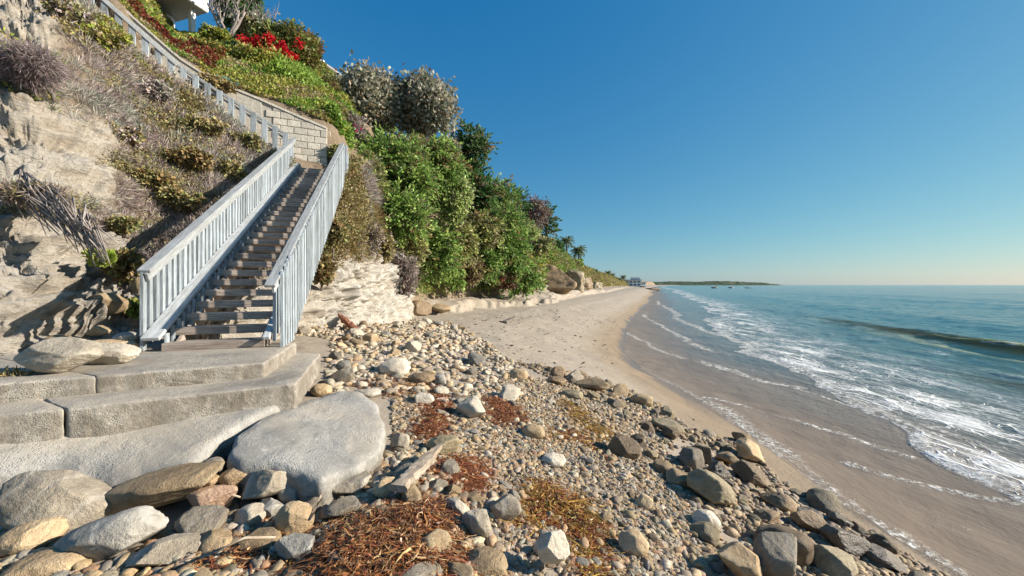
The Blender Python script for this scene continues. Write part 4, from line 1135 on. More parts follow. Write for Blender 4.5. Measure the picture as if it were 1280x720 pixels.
# ------------------------------------------------------------------ plants
def unit(v): return v / (np.linalg.norm(v, axis=-1, keepdims=True) + 1e-9)
def leaf_quads(C, D, L, wr):
    n = len(C); D = unit(D)
    S = unit(np.cross(D, rng.normal(size=(n, 3)))) * (L * wr)[:, None]
    M = C + D * (L * .5)[:, None]
    V = np.stack([C, M + S, C + D * L[:, None], M - S], 1).reshape(-1, 3)
    return V, np.arange(4 * n, dtype=np.int32).reshape(n, 4)
def tints(n, pal, clump=None, jit=.18):
    pal = np.array(pal) * 1.0
    g_ = (pal[:, 1] > pal[:, 0]) & (pal[:, 1] > pal[:, 2] * 1.5); pal[g_] *= 1.8
    if clump is None: k = rng.integers(0, len(pal), n)
    else:
        ck = rng.integers(0, len(pal), clump.max() + 1); k = ck[clump]
        sw = rng.random(n) < .25; k = np.where(sw, rng.integers(0, len(pal), n), k)
    return np.clip(pal[k] * (1 + rng.normal(0, jit, (n, 1))) * (1 + rng.normal(0, .05, (n, 3))), .004, .9)
M_LEAF = m_leaf('leaf', .35, .55, .3)
M_KELP = m_leaf('kelp', .2, .42, .5)
M_DRY = m_leaf('dry_leaf', .2, .85, .1)
t = NT('bark', .2); a = t.noise(t.coord('Object', (6, 6, 1.5)), 3, 5, .7)
t.bump(a, .6, .03); M_BARK = t.fin(t.ramp(a, [(.3, (.10, .085, .07)), (.7, (.27, .235, .2))]), .95)
t = NT('grey_twig', .2); a = t.noise(t.coord('Object'), 8, 4, .7)
M_TWIG = t.fin(t.ramp(a, [(.3, (.17, .14, .13)), (.7, (.36, .32, .3))]), .95)

def cloud(lobes, n, per, L, pal, spread=.18, mode='leaf', droop=0.0, wr=.3, fill=(.45, 1.0), up=0.0, seed=0, spray=.5, lump=.28):
    """foliage through the volume of several lobes (centre, radii); returns V, F, tint"""
    lobes = [(np.array(c, float), np.array(r, float)) for c, r in lobes]
    wts = np.array([(r[0] * r[1] * r[2]) ** .667 for c, r in lobes]); wts /= wts.sum()
    Vs, Ts, Fs, base = [], [], [], 0
    for (c, r), w in zip(lobes, wts):
        m = max(6, int(n * w))
        u = unit(rng.normal(size=(m, 3)))
        rad = fill[0] + (fill[1] - fill[0]) * rng.random(m) ** .6
        rad *= 1 + lump * fbm(u * 2.4 + c * .37 + seed, 3, 150 + seed)
        P = c + u * r * rad[:, None]
        out = unit(u / r)
        if mode == 'spray':
            Dv = unit(out * .9 + rng.normal(size=(m, 3)) * .35 + np.array([0, 0, -droop + up]))
            tt = rng.random((m, per)); sd = rng.choice([-1, 1], (m, per))
            side = unit(np.cross(Dv, np.array([0, 0, 1.0]) + rng.normal(size=(m, 3)) * .35))
            Ls = spray * rng.uniform(.6, 1.3, m)
            wv = (sd * (1 - tt * .8) * .28 * Ls[:, None] * rng.random((m, per)))
            C = P[:, None] + Dv[:, None] * (tt * Ls[:, None])[..., None] + side[:, None] * wv[..., None]
            C[..., 2] -= (tt ** 2) * Ls[:, None] * .35 * (droop + .15)
            D = Dv[:, None] * 1.0 + side[:, None] * (sd * .8)[..., None] + rng.normal(size=(m, per, 3)) * .25
        else:
            C = P[:, None] + rng.normal(size=(m, per, 3)) * spread
            D = out[:, None] * .7 + rng.normal(size=(m, per, 3)) * .75 + np.array([0, 0, up - droop])
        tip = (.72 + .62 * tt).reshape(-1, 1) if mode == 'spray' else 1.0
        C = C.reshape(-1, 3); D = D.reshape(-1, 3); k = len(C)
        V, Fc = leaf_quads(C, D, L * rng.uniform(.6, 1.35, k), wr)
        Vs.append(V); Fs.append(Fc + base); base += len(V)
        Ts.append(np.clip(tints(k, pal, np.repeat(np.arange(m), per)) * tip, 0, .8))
    return np.concatenate(Vs), np.concatenate(Fs), np.concatenate(Ts)

PROJ_Q = None
def bluff_depth(px, py):
    """distance of the bluff along a measured sight line"""
    global PROJ_Q
    if PROJ_Q is None:
        q = BQ.reshape(-1, 3); q = q[(q[:, 1] > 1)]
        PROJ_Q = np.stack([CX + F * q[:, 0] / q[:, 1], CY - F * (q[:, 2] - CAMZ) / q[:, 1], q[:, 1]], 1)
    for R in (4, 8, 16, 32):
        k = (np.abs(PROJ_Q[:, 0] - px) < R) & (np.abs(PROJ_Q[:, 1] - py) < R)
        if k.sum() > 2: return float(np.percentile(PROJ_Q[k, 2], 10))
    return None

def plant(name, cat, label, px, py, w, h, pal, d=None, kind='leaf', leaf=4.0, dens=1.0, lobes=6, mat=None, stem='stem', stem_pal=None, droop=0., up=0., spray=.6, off=.25, seed=0, fill=(.45, 1.0), trunk=None,
          group=None, depth=.75, wr=.3, lump=.28, jitter=.55):
    """plant measured in the photograph: centre and size in pixels"""
    if d is None:
        d = bluff_depth(px, py + h * .2) or 20
        d -= off
    k = d / F
    c = W(px, py, d); rw, rh = w * k / 2, h * k / 2; rd = rw * depth
    root = empty(name, (c[0], c[1], c[2] - rh))
    tag(root, label, cat, group)
    r_ = np.random.default_rng(1000 + seed + int(px * 7 + py))
    lb = []
    if kind == 'spray': lobes = int(lobes * 2.2); jitter = .82
    for i in range(lobes):
        u = unit(r_.normal(size=3)) * r_.random() ** .4
        lb.append((np.array([u[0] * rw * jitter, u[1] * rd * jitter, rh + u[2] * rh * jitter]), np.array([rw, rd, rh]) * (r_.uniform(.2, .42) * np.array([1.15, 1, .8]) if kind == 'spray' else r_.uniform(.38, .62))))
    lb.append((np.array([0, 0, rh]), np.array([rw, rd, rh]) * .55))
    L = leaf * k
    area = w * h
    if kind == 'spray':
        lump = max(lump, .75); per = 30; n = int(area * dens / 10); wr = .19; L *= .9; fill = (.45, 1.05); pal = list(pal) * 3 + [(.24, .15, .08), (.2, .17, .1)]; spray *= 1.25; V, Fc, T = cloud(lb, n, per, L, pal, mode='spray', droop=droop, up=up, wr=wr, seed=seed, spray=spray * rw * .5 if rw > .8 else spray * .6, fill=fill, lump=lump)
    else:
        per = 14; n = int(area * dens / 8); V, Fc, T = cloud(lb, n, per, L, pal, spread=min(rw, rh) * .10, droop=droop, up=up, wr=wr, seed=seed, fill=fill, lump=lump)
    link('crown' if stem == 'trunk' else 'foliage', np_mesh('foliage', V, Fc, mat or M_LEAF, False, T), root)
    mb = MB()
    base = Vector((trunk[0] * rw, trunk[1], trunk[2])) if trunk else Vector((0, rd * .6, -rh * .1))
    r0 = max(.03, rw * .055)
    fork = Vector((base.x * .5, base.y * .5, rh * .45))
    mb.tube([base, base.lerp(fork, .5) + Vector((r0, 0, 0)), fork], [r0 * 1.3, r0, r0 * .85], 7)
    for c_, r in lb:
        e = Vector(c_); m_ = fork.lerp(e, .5) + Vector((0, 0, r[2] * .15))
        mb.tube([fork, m_, e + Vector((0, 0, r[2] * .3))], [r0 * .7, r0 * .45, r0 * .15], 5)
    link(stem, mb.mesh(stem, M_BARK, True), root)
    return root

# ---- ground cover on the bluff (nobody could count it)
def scrub(name, label, regions, n, L, pals, hgt=.12, wr=.16, mat=None, up=.3, down=.35, clumpf=1.6, patchf=.8, thick=1.0, gap=-.4, tuft=0, tr_=(.1, .3), twig=False):
    """regions: (u0,u1,v0,v1,weight); pals: list of palettes blended by noise over the bluff"""
    wsum = sum(r[4] for r in regions); Us, Vs = [], []
    for (u0, u1, v0, v1, w) in regions:
        m = int(n * w / wsum * 1.35); Us.append(rng.uniform(u0, u1, m)); Vs.append(rng.uniform(v0, v1, m))
    u, v = np.concatenate(Us), np.concatenate(Vs)
    P, N = bluff_at(u, v)
    keep = rng.random(len(u)) > np.clip(rocky(u, v) * 1.15 - .08 - .35 * fbm(P * 1.3, 3, 7), 0, 1)
    keep &= ~((u > 1.5) & (u < 6.4) & (v > 5.93) & (v < 7.3) & (v > 5.93))
    den = fbm(P * patchf, 3, 210 + len(name))
    keep &= rng.random(len(u)) < smooth(gap - .35, gap + .25, den) * thick
    # keep the steps of the stairs free
    rel = P[:, :2] - SO; lx = rel[:, 0] * math.cos(STH) + rel[:, 1] * math.sin(STH); ly = -rel[:, 0] * math.sin(STH) + rel[:, 1] * math.cos(STH)
    keep &= ~((lx > -.33) & (lx < 1.42) & (ly > -.4) & (ly < YE + 1.3) & (P[:, 2] > Z0 + SL * ly - .45))
    u, v, P, N = u[keep], v[keep], P[keep], N[keep]; k = len(P)
    d = P[:, 1]
    if tuft:
        m = tuft; R = tr_[0] + (tr_[1] - tr_[0]) * rng.random(k) ** 1.6
        R = R * np.clip(d / 10, .7, 4)
        P = np.repeat(P, m, 0); N = np.repeat(N, m, 0); d = np.repeat(d, m); R = np.repeat(R, m)
        D = unit(N * .75 + rng.normal(size=(k * m, 3)) * .7 + np.array([0, 0, up - down]))
        if twig:
            C = P - N * .02 + D * (R * rng.random(k * m) * .35)[:, None]; Lv = R * rng.uniform(.45, 1.0, k * m)
        else:
            C = P + D * (R * rng.random(k * m) ** .5)[:, None]; Lv = L * np.clip(d / 9, .5, 6) * rng.uniform(.6, 1.5, k * m)
            D = D + rng.normal(size=(k * m, 3)) * .5
        V, Fc = leaf_quads(C, D, Lv, wr)
    else:
        m = 1
        lumpy = np.clip(fbm(P * clumpf, 3, 230) * .9 + .45, 0.02, 1.2)
        C = P + N * (hgt * lumpy * rng.random(k) ** .5)[:, None]
        D = N * .8 + rng.normal(size=(k, 3)) * .65 + np.array([0, 0, up - down])
        V, Fc = leaf_quads(C, D, L * np.clip(d / 9, .5, 6) * rng.uniform(.6, 1.5, k), wr)
    Pt = P[::m]
    sel = np.clip((fbm(Pt * .55, 3, 260) * 1.5 + .5) * len(pals) + rng.normal(0, .35, k), 0, len(pals) - .01).astype(int)
    T = np.zeros((k * m, 3)); sel = np.repeat(sel, m); cl = np.repeat(np.arange(k), m)
    for i, p in enumerate(pals):
        q = sel == i
        if q.any(): T[q] = tints(int(q.sum()), p, np.unique(cl[q], return_inverse=True)[1] if m > 1 else None)
    return tag(link(name, np_mesh(name, V, Fc, mat or M_DRY, False, T)), label, kind='stuff')
DKG = [(.03, .065, .02), (.05, .09, .028), (.07, .115, .04), (.02, .05, .016)]
CYP = [(.095, .155, .035), (.14, .2, .05), (.18, .235, .065), (.065, .115, .03)]
CYP2 = [(.075, .13, .03), (.11, .17, .04), (.15, .205, .055), (.05, .095, .025)]
GREY = [(.36, .3, .27), (.43, .37, .33), (.29, .235, .21), (.5, .44, .39), (.38, .31, .3)]
OLIVE = [(.22, .195, .08), (.29, .25, .11), (.17, .13, .06), (.36, .3, .16), (.15, .16, .07)]
STRAW = [(.36, .29, .15), (.3, .23, .1), (.4, .34, .22), (.24, .2, .07)]
SAGE = [(.29, .3, .25), (.35, .35, .3), (.4, .385, .34)]
YGREEN = [(.2, .21, .04), (.3, .28, .06), (.15, .18, .035), (.38, .32, .09), (.11, .14, .03)]
BGREEN = [(.09, .16, .025), (.13, .2, .035), (.17, .23, .05), (.07, .12, .02)]
BRED = [(.2, .03, .02), (.13, .03, .02), (.26, .06, .03), (.08, .05, .02)]
BROWNG = [(.29, .2, .09), (.22, .18, .07), (.17, .11, .05), (.36, .28, .14), (.2, .2, .08)]
ORANGE = [(.38, .2, .03), (.3, .13, .03), (.42, .27, .05), (.2, .14, .04)]
RUST = [(.25, .11, .05), (.18, .07, .04), (.3, .18, .08)]
scrub('dry_ground_cover', 'dry grey brown scrub matted over the slope left of the stairs', [(0, 2.6, 1.9, 6, 3), (2.4, 5.8, .8, 6.0, 5)], 9000, .075, [GREY, GREY, SAGE, GREY], wr=.035, thick=.95, gap=-.17, patchf=1.0, tuft=26, tr_=(.12, .34), twig=True, down=.15)
scrub('olive_ground_cover', 'olive and brown creeping plants on the slope beside the upper railing', [(2.2, 5.6, 1.0, 5.8, 4), (0, 2.5, 2.0, 2.7, .5), (5.2, 6.3, .9, 5.6, 1.2)], 5200, .05, [OLIVE, BROWNG, OLIVE], wr=.3, patchf=.7, thick=.95, gap=.0, tuft=24, tr_=(.1, .3))
scrub('straw_ground_cover', 'yellowing creepers along the top of the dry slope', [(1.2, 2.9, 4.8, 6.0, 2), (0, 1.5, 3.6, 4.4, 1)], 16000, .07, [STRAW, YGREEN], .2, .3, thick=.8)
scrub('green_ground_cover', 'yellow green creeping plants over the slope above the block wall', [(1.2, 7.2, 8.03, 10.6, 6), (0, 1.5, 6.4, 10, 1)], 90000, .055, [YGREEN, BGREEN, STRAW, YGREEN], .3, .32, M_LEAF, thick=1.0)
scrub('red_ground_cover', 'strip of dark red leaves running down the slope above the railing', [(1.9, 3.9, 8.15, 8.75, 1)], 9000, .05, [BRED], .45, .34, M_LEAF)
scrub('ice_plant_cover', 'brown and green ice plant hanging beside the right railing', [(5.9, 7.15, 1.2, 6.5, 3)], 1500, .05, [BROWNG, OLIVE, STRAW], wr=.3, thick=.95, tuft=26, tr_=(.14, .4))
scrub('grey_brush_cover', 'grey dry brush hanging over the pale cliff right of the stairs', [(7.0, 8.9, 1.3, 5.0, 3)], 4200, .06, [GREY, SAGE, GREY, OLIVE, BROWNG], wr=.035, tuft=30, tr_=(.1, .26), twig=True)
scrub('slope_cover', 'mixed green and brown growth on the bluff beyond the big shrubs', [(8.3, 11, .3, 10.5, 3), (11, 13.2, .8, 10.5, 3)], 80000, .055, [CYP, BGREEN, CYP, YGREEN, OLIVE], 1.2, .3, M_LEAF)
scrub('orange_ice_plant', 'orange and yellow ice plant spilling over the far rock outcrop', [(10.5, 13.6, 1.0, 6.0, 3)], 50000, .045, [ORANGE, YGREEN, RUST], .5, .35, M_LEAF, patchf=.25, gap=-.6)
scrub('far_slope_cover', 'green growth on the far end of the bluff', [(13, 18, 0.2, 10.5, 1)], 60000, .05, [YGREEN, OLIVE, BROWNG], 1.6, .5, M_LEAF)

# ---- plants one can tell apart
P_ = plant
OLV = [(.25, .255, .19), (.33, .325, .25), (.19, .2, .14), (.42, .4, .32), (.37, .29, .2)]
LIME = [(.2, .25, .08), (.26, .29, .12), (.15, .2, .06), (.3, .3, .17)]
DEAD = [(.3, .24, .2), (.29, .24, .215), (.16, .11, .1), (.33, .29, .27)]
DKBR = [(.1, .055, .045), (.15, .085, .07), (.2, .13, .1)]
P_('shrub', 'shrub', 'bright green feathery shrub spilling over the block wall', 366, 104, 116, 66, [(.12, .19, .03), (.17, .24, .045), (.09, .15, .025), (.22, .27, .07)], d=18.0, leaf=5, dens=1.3, wr=.14, up=.2)
P_('shrub', 'shrub', 'yellow green rounded shrub right of the red flowers', 330, 92, 92, 62, YGREEN, d=17.6, leaf=4)
P_('shrub', 'shrub', 'golden green shrub above the middle of the pale railing', 262, 72, 84, 50, [(.22, .2, .04), (.28, .24, .06), (.15, .15, .03)], d=17, leaf=4)
P_('shrub', 'shrub', 'glossy green shrub below the white modern house', 184, 40, 84, 30, BGREEN, d=17.6, leaf=5)
P_('shrub', 'shrub', 'leafy green shrub at the top left over the railing', 150, 2, 60, 40, BGREEN, d=16.5, leaf=5)
bou = P_('bougainvillea', 'shrub', 'bougainvillea with clusters of red flowers near the top of the slope', 345, 62, 112, 62, [(.1, .12, .03), (.16, .14, .04), (.2, .15, .05), (.07, .09, .02)], d=19.5, leaf=4, dens=1.0)
def blossoms(root, spots, d, col):
    Vs, Fs, b = [], [], 0
    for (px, py, rr, n) in spots:
        c = W(px, py, d) - np.array(root.location)
        C = c + rng.normal(size=(n, 3)) * rr / F * d * .5
        V, Fc = leaf_quads(C, rng.normal(size=(n, 3)) + np.array([.4, -.5, .3]), np.full(n, .11) * rng.uniform(.6, 1.3, n), .45)
        Vs.append(V); Fs.append(Fc + b); b += len(V)
    V, Fc = np.concatenate(Vs), np.concatenate(Fs)
    link('blossoms', np_mesh('blossoms', V, Fc, M_LEAF, False, tints(len(Fc), col, None, .15)), root)
blossoms(bou, [(312, 57, 7, 180), (322, 50, 5, 90), (336, 48, 5, 110), (345, 66, 7, 190), (356, 66, 6, 150), (352, 55, 4, 70), (366, 72, 5, 110), (302, 50, 4, 70), (340, 78, 4, 60), (374, 55, 5, 60), (330, 64, 4, 60)], 17.75, [(.62, .01, .015), (.5, .01, .02), (.7, .03, .05)])
P_('shrub', 'shrub', 'reddish brown shrub at the right end of the bougainvillea', 388, 62, 42, 50, [(.22, .11, .06), (.27, .17, .1), (.14, .12, .04)], d=20.5, leaf=4)
P_('shrub', 'shrub', 'wispy olive shrub in front of the far white wall', 404, 122, 44, 74, [(.14, .14, .05), (.2, .17, .07), (.1, .11, .035), (.25, .14, .07)], d=19.5, leaf=4, dens=.8)
ds = P_('dead_shrub', 'shrub', 'dry grey shrub with a few pink flowers below the grey green tree', 440, 164, 50, 34, DEAD, d=18.2, leaf=5, mat=M_DRY, wr=.12)
blossoms(ds, [(432, 166, 5, 10), (446, 162, 4, 8), (424, 158, 3, 5)], 17.6, [(.6, .03, .15)])
CYY = [(.17, .19, .06), (.22, .235, .08), (.13, .15, .05), (.3, .29, .13), (.24, .2, .12)]
for (px, py, w, h, d, pal, kind, lab) in (
    (446, 196, 44, 40, 17.6, CYP, 'spray', 'small green juniper at the top of the slope next to the stair post'),
    (462, 226, 46, 40, 16.9, CYY, 'spray', 'yellow green juniper trailing over the pale cliff top'),
    (512, 184, 48, 34, 20.6, CYY, 'spray', 'yellow green juniper under the big grey green tree'),
    (520, 226, 40, 34, 19.2, CYP, 'spray', 'green juniper branch mass left of the brown dead brush'),
    (515, 300, 46, 50, 18.6, CYY, 'spray', 'yellow green juniper hanging left of the low green juniper'),
    (560, 222, 46, 40, 22.6, CYP, 'spray', 'green juniper above the pale lime shrub'),
    (575, 300, 44, 56, 22.2, CYY, 'spray', 'yellow green juniper trailing above the brown dead bush'),
    (602, 282, 46, 50, 26.2, CYY, 'spray', 'yellow green cypress spray left of the tall cascading cypress'),
    (640, 284, 44, 44, 30.2, CYP, 'spray', 'bright cypress shoulder right of the tall cascading cypress'),
    (606, 330, 40, 44, 26.6, CYP2, 'spray', 'green cypress skirt at the left foot of the tall cascading one'),
    (560, 190, 34, 36, 25.2, OLV, 'leaf', 'small grey green bush between the junipers and the dark pine'),
    (566, 344, 34, 22, 23.2, CYP, 'spray', 'low juniper branch hanging above the sand ledge'),
    (478, 314, 34, 40, 15.2, STRAW + OLIVE, 'leaf', 'straw coloured bush hanging on the pale cliff'),
    (448, 262, 34, 44, 14.0, OLIVE + BROWNG, 'leaf', 'olive bush under the stair post'),
    (640, 322, 36, 40, 29.4, CYY, 'spray', 'yellow green cypress spray above the red brown dead bush'),
    (418, 152, 26, 44, 15.9, BGREEN, 'leaf', 'green vine hanging over the end of the block wall'),
    (424, 196, 22, 38, 15.3, CYY, 'leaf', 'yellow green vine between the wall end and the stair post')):
    P_('juniper' if kind == 'spray' else 'shrub', 'shrub', lab, px, py, w, h, pal, d=d, kind=kind, leaf=4.5, dens=1.0, lobes=5, droop=.35, spray=.9, depth=.55, lump=.55, jitter=.75)
P_('shrub', 'shrub', 'fresh green shrub between the wispy olive one and the grey green tree', 424, 140, 40, 44, BGREEN, d=19.5, leaf=4)
P_('shrub', 'shrub', 'dense green juniper draping over the right end of the block wall', 428, 172, 34, 54, BGREEN, d=16.8, leaf=4, wr=.2)
P_('succulent', 'plant', 'little yellow flowering plant on top of the block wall', 251, 91, 16, 8, [(.55, .4, .02), (.4, .32, .03)], d=13.9, leaf=3, dens=2, lobes=3)
P_('succulent', 'plant', 'blue green rosettes growing along the wall top', 276, 101, 36, 9, [(.16, .27, .27), (.22, .33, .32)], d=14.1, leaf=4, dens=2, lobes=5)
for (px, py, w, h, pal, lab) in (
    (232, 196, 66, 30, BROWNG, 'broad brown green bush low on the dry slope left of the stairs'),
    (286, 214, 56, 30, OLIVE, 'olive bush on the dry slope closest to the left handrail'),
    (186, 222, 52, 28, BROWNG, 'brown green bush just right of the bare rock face'),
    (252, 160, 58, 24, OLIVE + STRAW, 'straw and olive bush in the middle of the dry slope'),
    (306, 178, 48, 24, OLIVE, 'olive bush under the lower end of the pale board railing'),
    (164, 172, 46, 26, BROWNG + GREY, 'grey brown bush beside the upper bare rock face'),
    (222, 252, 60, 28, OLIVE + BROWNG, 'dark olive bush lowest on the dry slope above the gully'),
    (124, 46, 60, 36, YGREEN + STRAW, 'yellowing bush high on the slope below the top of the railing'),
    (196, 120, 48, 26, SAGE + GREY, 'pale sage bush on the upper dry slope'),
    (84, 18, 50, 30, GREY + OLIVE, 'grey bush at the upper edge of the bare rock'),
    (150, 282, 44, 26, OLIVE, 'small olive bush above the hanging dead roots'),
    (268, 108, 50, 22, STRAW + BROWNG, 'straw bush under the middle of the pale board railing')):
    P_('shrub', 'shrub', lab, px, py, w, h, pal, leaf=4.5, dens=1.0, lobes=6, mat=M_DRY, off=.1, depth=.6, lump=.6, jitter=.7)
# trees by the house
def bare_tree(name, label, px, by, d, h, seed, lean=.1, n=5, mat=M_TWIG, rad=.09):
    base = W(px, by, d); root = empty(name, tuple(base)); tag(root, label, 'tree')
    r_ = random.Random(seed); mb = MB(); tw = MB()
    def grow(p, dr, L, r, dep):
        pts = [p]; q = p.copy(); dd = dr.copy()
        for i in range(4):
            dd = (dd + Vector((r_.uniform(-.28, .28), r_.uniform(-.28, .28), r_.uniform(-.1, .22)))).normalized(); q = q + dd * L / 4; pts.append(q.copy())
        (mb if dep < 2 else tw).tube(pts, [r, r * .85, r * .7, r * .6, r * .45], 6 if dep < 2 else 4)
        if dep < 4:
            for _ in range(3 if dep < 3 else 2):
                i = r_.randint(2, 4)
                grow(pts[i], (dd + Vector((r_.uniform(-.8, .8), r_.uniform(-.8, .8), r_.uniform(-.1, .7)))).normalized(), L * r_.uniform(.5, .75), r * .5, dep + 1)
    for i in range(n):
        grow(Vector((r_.uniform(-.3, .3), r_.uniform(-.3, .3), 0)), Vector((lean + r_.uniform(-.45, .45), r_.uniform(-.3, .3), 1)).normalized(), h * r_.uniform(.4, .55), rad, 0)
    link('trunk', mb.mesh('trunk', mat, True), root); link('twigs', tw.mesh('twigs', mat, True), root)['kind'] = 'stuff'
    return root
bare_tree('bare_tree', 'bare twisted grey tree beside the white modern house', 284, 44, 21.0, 3.2, 5, .05, 4, M_TWIG, .10)
bare_tree('bare_tree', 'low bare tree with pale twigs against the sky', 326, 40, 22.0, 2.1, 9, .25, 5, M_TWIG, .05)
P_('tree', 'tree', 'dark green tree behind the bare twisted tree', 296, 8, 66, 62, DKG, d=24, leaf=5, stem='trunk')
P_('shrub', 'shrub', 'grey green shrub in the shade behind the bougainvillea', 318, 32, 60, 26, OLV, d=22.5, leaf=4)
P_('shrub', 'shrub', 'yellow green bush under the bare twisted tree', 274, 46, 42, 26, YGREEN, d=19.5, leaf=4)
P_('tree', 'tree', 'big grey green tree on the bluff top against the sky', 470, 130, 104, 100, OLV, d=23, leaf=5, dens=1.0, lobes=11, stem='trunk', lump=.4, jitter=.62)
P_('tree', 'tree', 'right hand grey green tree with a rounded top beside its larger neighbour', 533, 130, 84, 92, OLV, d=24, leaf=5, dens=.95, lobes=10, stem='trunk', lump=.4, jitter=.62)
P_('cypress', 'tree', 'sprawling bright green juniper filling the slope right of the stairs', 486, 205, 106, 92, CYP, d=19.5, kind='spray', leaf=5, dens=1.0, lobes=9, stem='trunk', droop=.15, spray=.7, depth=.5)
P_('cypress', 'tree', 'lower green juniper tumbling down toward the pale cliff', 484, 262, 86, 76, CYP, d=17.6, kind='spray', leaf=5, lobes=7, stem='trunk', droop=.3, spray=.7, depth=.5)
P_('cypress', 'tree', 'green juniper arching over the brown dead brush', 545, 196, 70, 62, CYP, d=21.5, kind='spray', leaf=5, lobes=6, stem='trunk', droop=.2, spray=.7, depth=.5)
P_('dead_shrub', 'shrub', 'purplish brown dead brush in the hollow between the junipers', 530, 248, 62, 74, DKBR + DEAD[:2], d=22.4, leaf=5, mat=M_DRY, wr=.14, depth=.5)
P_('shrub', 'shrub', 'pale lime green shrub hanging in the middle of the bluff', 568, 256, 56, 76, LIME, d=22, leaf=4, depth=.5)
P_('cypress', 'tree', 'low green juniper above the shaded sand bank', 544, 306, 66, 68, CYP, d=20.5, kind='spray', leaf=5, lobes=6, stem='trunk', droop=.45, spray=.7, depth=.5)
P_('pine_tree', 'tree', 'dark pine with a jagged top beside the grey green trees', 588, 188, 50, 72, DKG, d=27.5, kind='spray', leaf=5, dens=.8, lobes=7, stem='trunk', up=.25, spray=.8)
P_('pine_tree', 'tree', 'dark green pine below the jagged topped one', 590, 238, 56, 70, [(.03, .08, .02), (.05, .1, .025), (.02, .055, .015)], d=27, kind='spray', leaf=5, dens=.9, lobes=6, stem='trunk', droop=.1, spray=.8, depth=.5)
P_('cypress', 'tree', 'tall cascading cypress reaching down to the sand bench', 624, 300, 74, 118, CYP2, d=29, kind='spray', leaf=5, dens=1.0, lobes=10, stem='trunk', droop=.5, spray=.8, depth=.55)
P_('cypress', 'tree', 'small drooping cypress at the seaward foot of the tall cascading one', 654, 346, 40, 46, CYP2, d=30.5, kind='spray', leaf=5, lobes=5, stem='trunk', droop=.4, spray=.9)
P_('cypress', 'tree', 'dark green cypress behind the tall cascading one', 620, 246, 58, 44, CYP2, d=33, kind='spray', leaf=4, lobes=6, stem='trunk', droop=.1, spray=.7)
P_('dead_shrub', 'shrub', 'red brown dead bush at the foot of the tall cypress', 628, 350, 54, 28, DKBR + RUST[:1], d=28.4, leaf=5, mat=M_DRY, wr=.14)
P_('dead_shrub', 'shrub', 'brown dead bush hanging in the shade under the junipers', 590, 340, 44, 34, DKBR + OLIVE, d=24.5, leaf=5, mat=M_DRY, wr=.18)
P_('dead_shrub', 'shrub', 'grey dead brush hanging over the right of the pale cliff', 505, 340, 44, 66, DEAD, d=16.4, leaf=5, mat=M_DRY, wr=.12)
P_('dead_shrub', 'shrub', 'grey brush below the lower juniper at the cliff top', 462, 292, 50, 58, DEAD + OLIVE[:1], d=14.2, leaf=5, mat=M_DRY, wr=.12)
P_('shrub', 'shrub', 'brown green bush tucked against the right railing of the stairs', 412, 288, 42, 62, BROWNG + OLIVE, d=10.9, leaf=6, wr=.3)
P_('shrub', 'shrub', 'low brown green bush at the foot of the right railing', 398, 338, 34, 46, BROWNG, d=10.1, leaf=6, wr=.3)
P_('dead_tree', 'tree', 'grey brown dead tree leaning on the far bluff', 668, 268, 46, 62, DEAD + DKBR, d=46, leaf=4, mat=M_DRY, stem='trunk', wr=.14, dens=.7)
P_('pine_tree', 'tree', 'dark flat topped cypress standing on the far bluff', 684, 276, 34, 56, DKG, d=52, kind='spray', leaf=4, dens=.55, lobes=6, stem='trunk', up=.1, spray=.9, lump=.5)
P_('pine_tree', 'tree', 'dark green pine on the crest left of the flat topped cypress', 648, 256, 40, 36, DKG, d=44, kind='spray', leaf=4, dens=.7, lobes=5, stem='trunk', spray=.9)
P_('shrub', 'shrub', 'olive shrub below the flat topped cypress', 676, 306, 46, 26, OLIVE + LIME, d=44, leaf=4)
P_('shrub', 'shrub', 'pale tufted shrub among brown growth on the far bluff', 664, 292, 36, 22, LIME, d=40, leaf=5, wr=.12, up=.4)
P_('shrub', 'shrub', 'dark shrub on the crest left of the two palms', 696, 308, 22, 20, DKG, d=72, leaf=3)
P_('shrub', 'shrub', 'round green shrub under the two palms', 720, 330, 34, 16, OLIVE + BGREEN, d=92, leaf=3)
P_('shrub', 'shrub', 'dry shrub clinging left of the rough rock in the gully', 150, 330, 46, 40, BROWNG, d=6.2, leaf=7, wr=.3)
P_('shrub', 'shrub', 'small green plant in the gully behind the left railing', 166, 384, 26, 22, [(.13, .17, .03), (.2, .22, .06), (.09, .07, .03)], d=6.0, leaf=6, wr=.35)
P_('shrub', 'shrub', 'green sprig under the hanging dead roots', 126, 322, 30, 20, [(.15, .2, .03), (.22, .24, .06)], d=5.7, leaf=6, wr=.35)
P_('dead_shrub', 'shrub', 'dark dead bush bristling on the rock at the far left', 44, 84, 92, 60, [(.17, .13, .13), (.24, .19, .19), (.3, .25, .24)], d=6.8, leaf=9, mat=M_DRY, wr=.03, dens=1.6)
P_('dead_shrub', 'shrub', 'low dry bush on the ledge between the two rock faces', 34, 240, 88, 26, [(.24, .19, .16), (.3, .25, .22), (.17, .14, .07)], d=5.35, leaf=9, mat=M_DRY, wr=.07, dens=.8)
P_('dead_shrub', 'shrub', 'straw coloured tuft at the left end of the concrete steps', 14, 478, 40, 40, STRAW, d=3.65, leaf=10, mat=M_DRY, wr=.08, dens=.5)
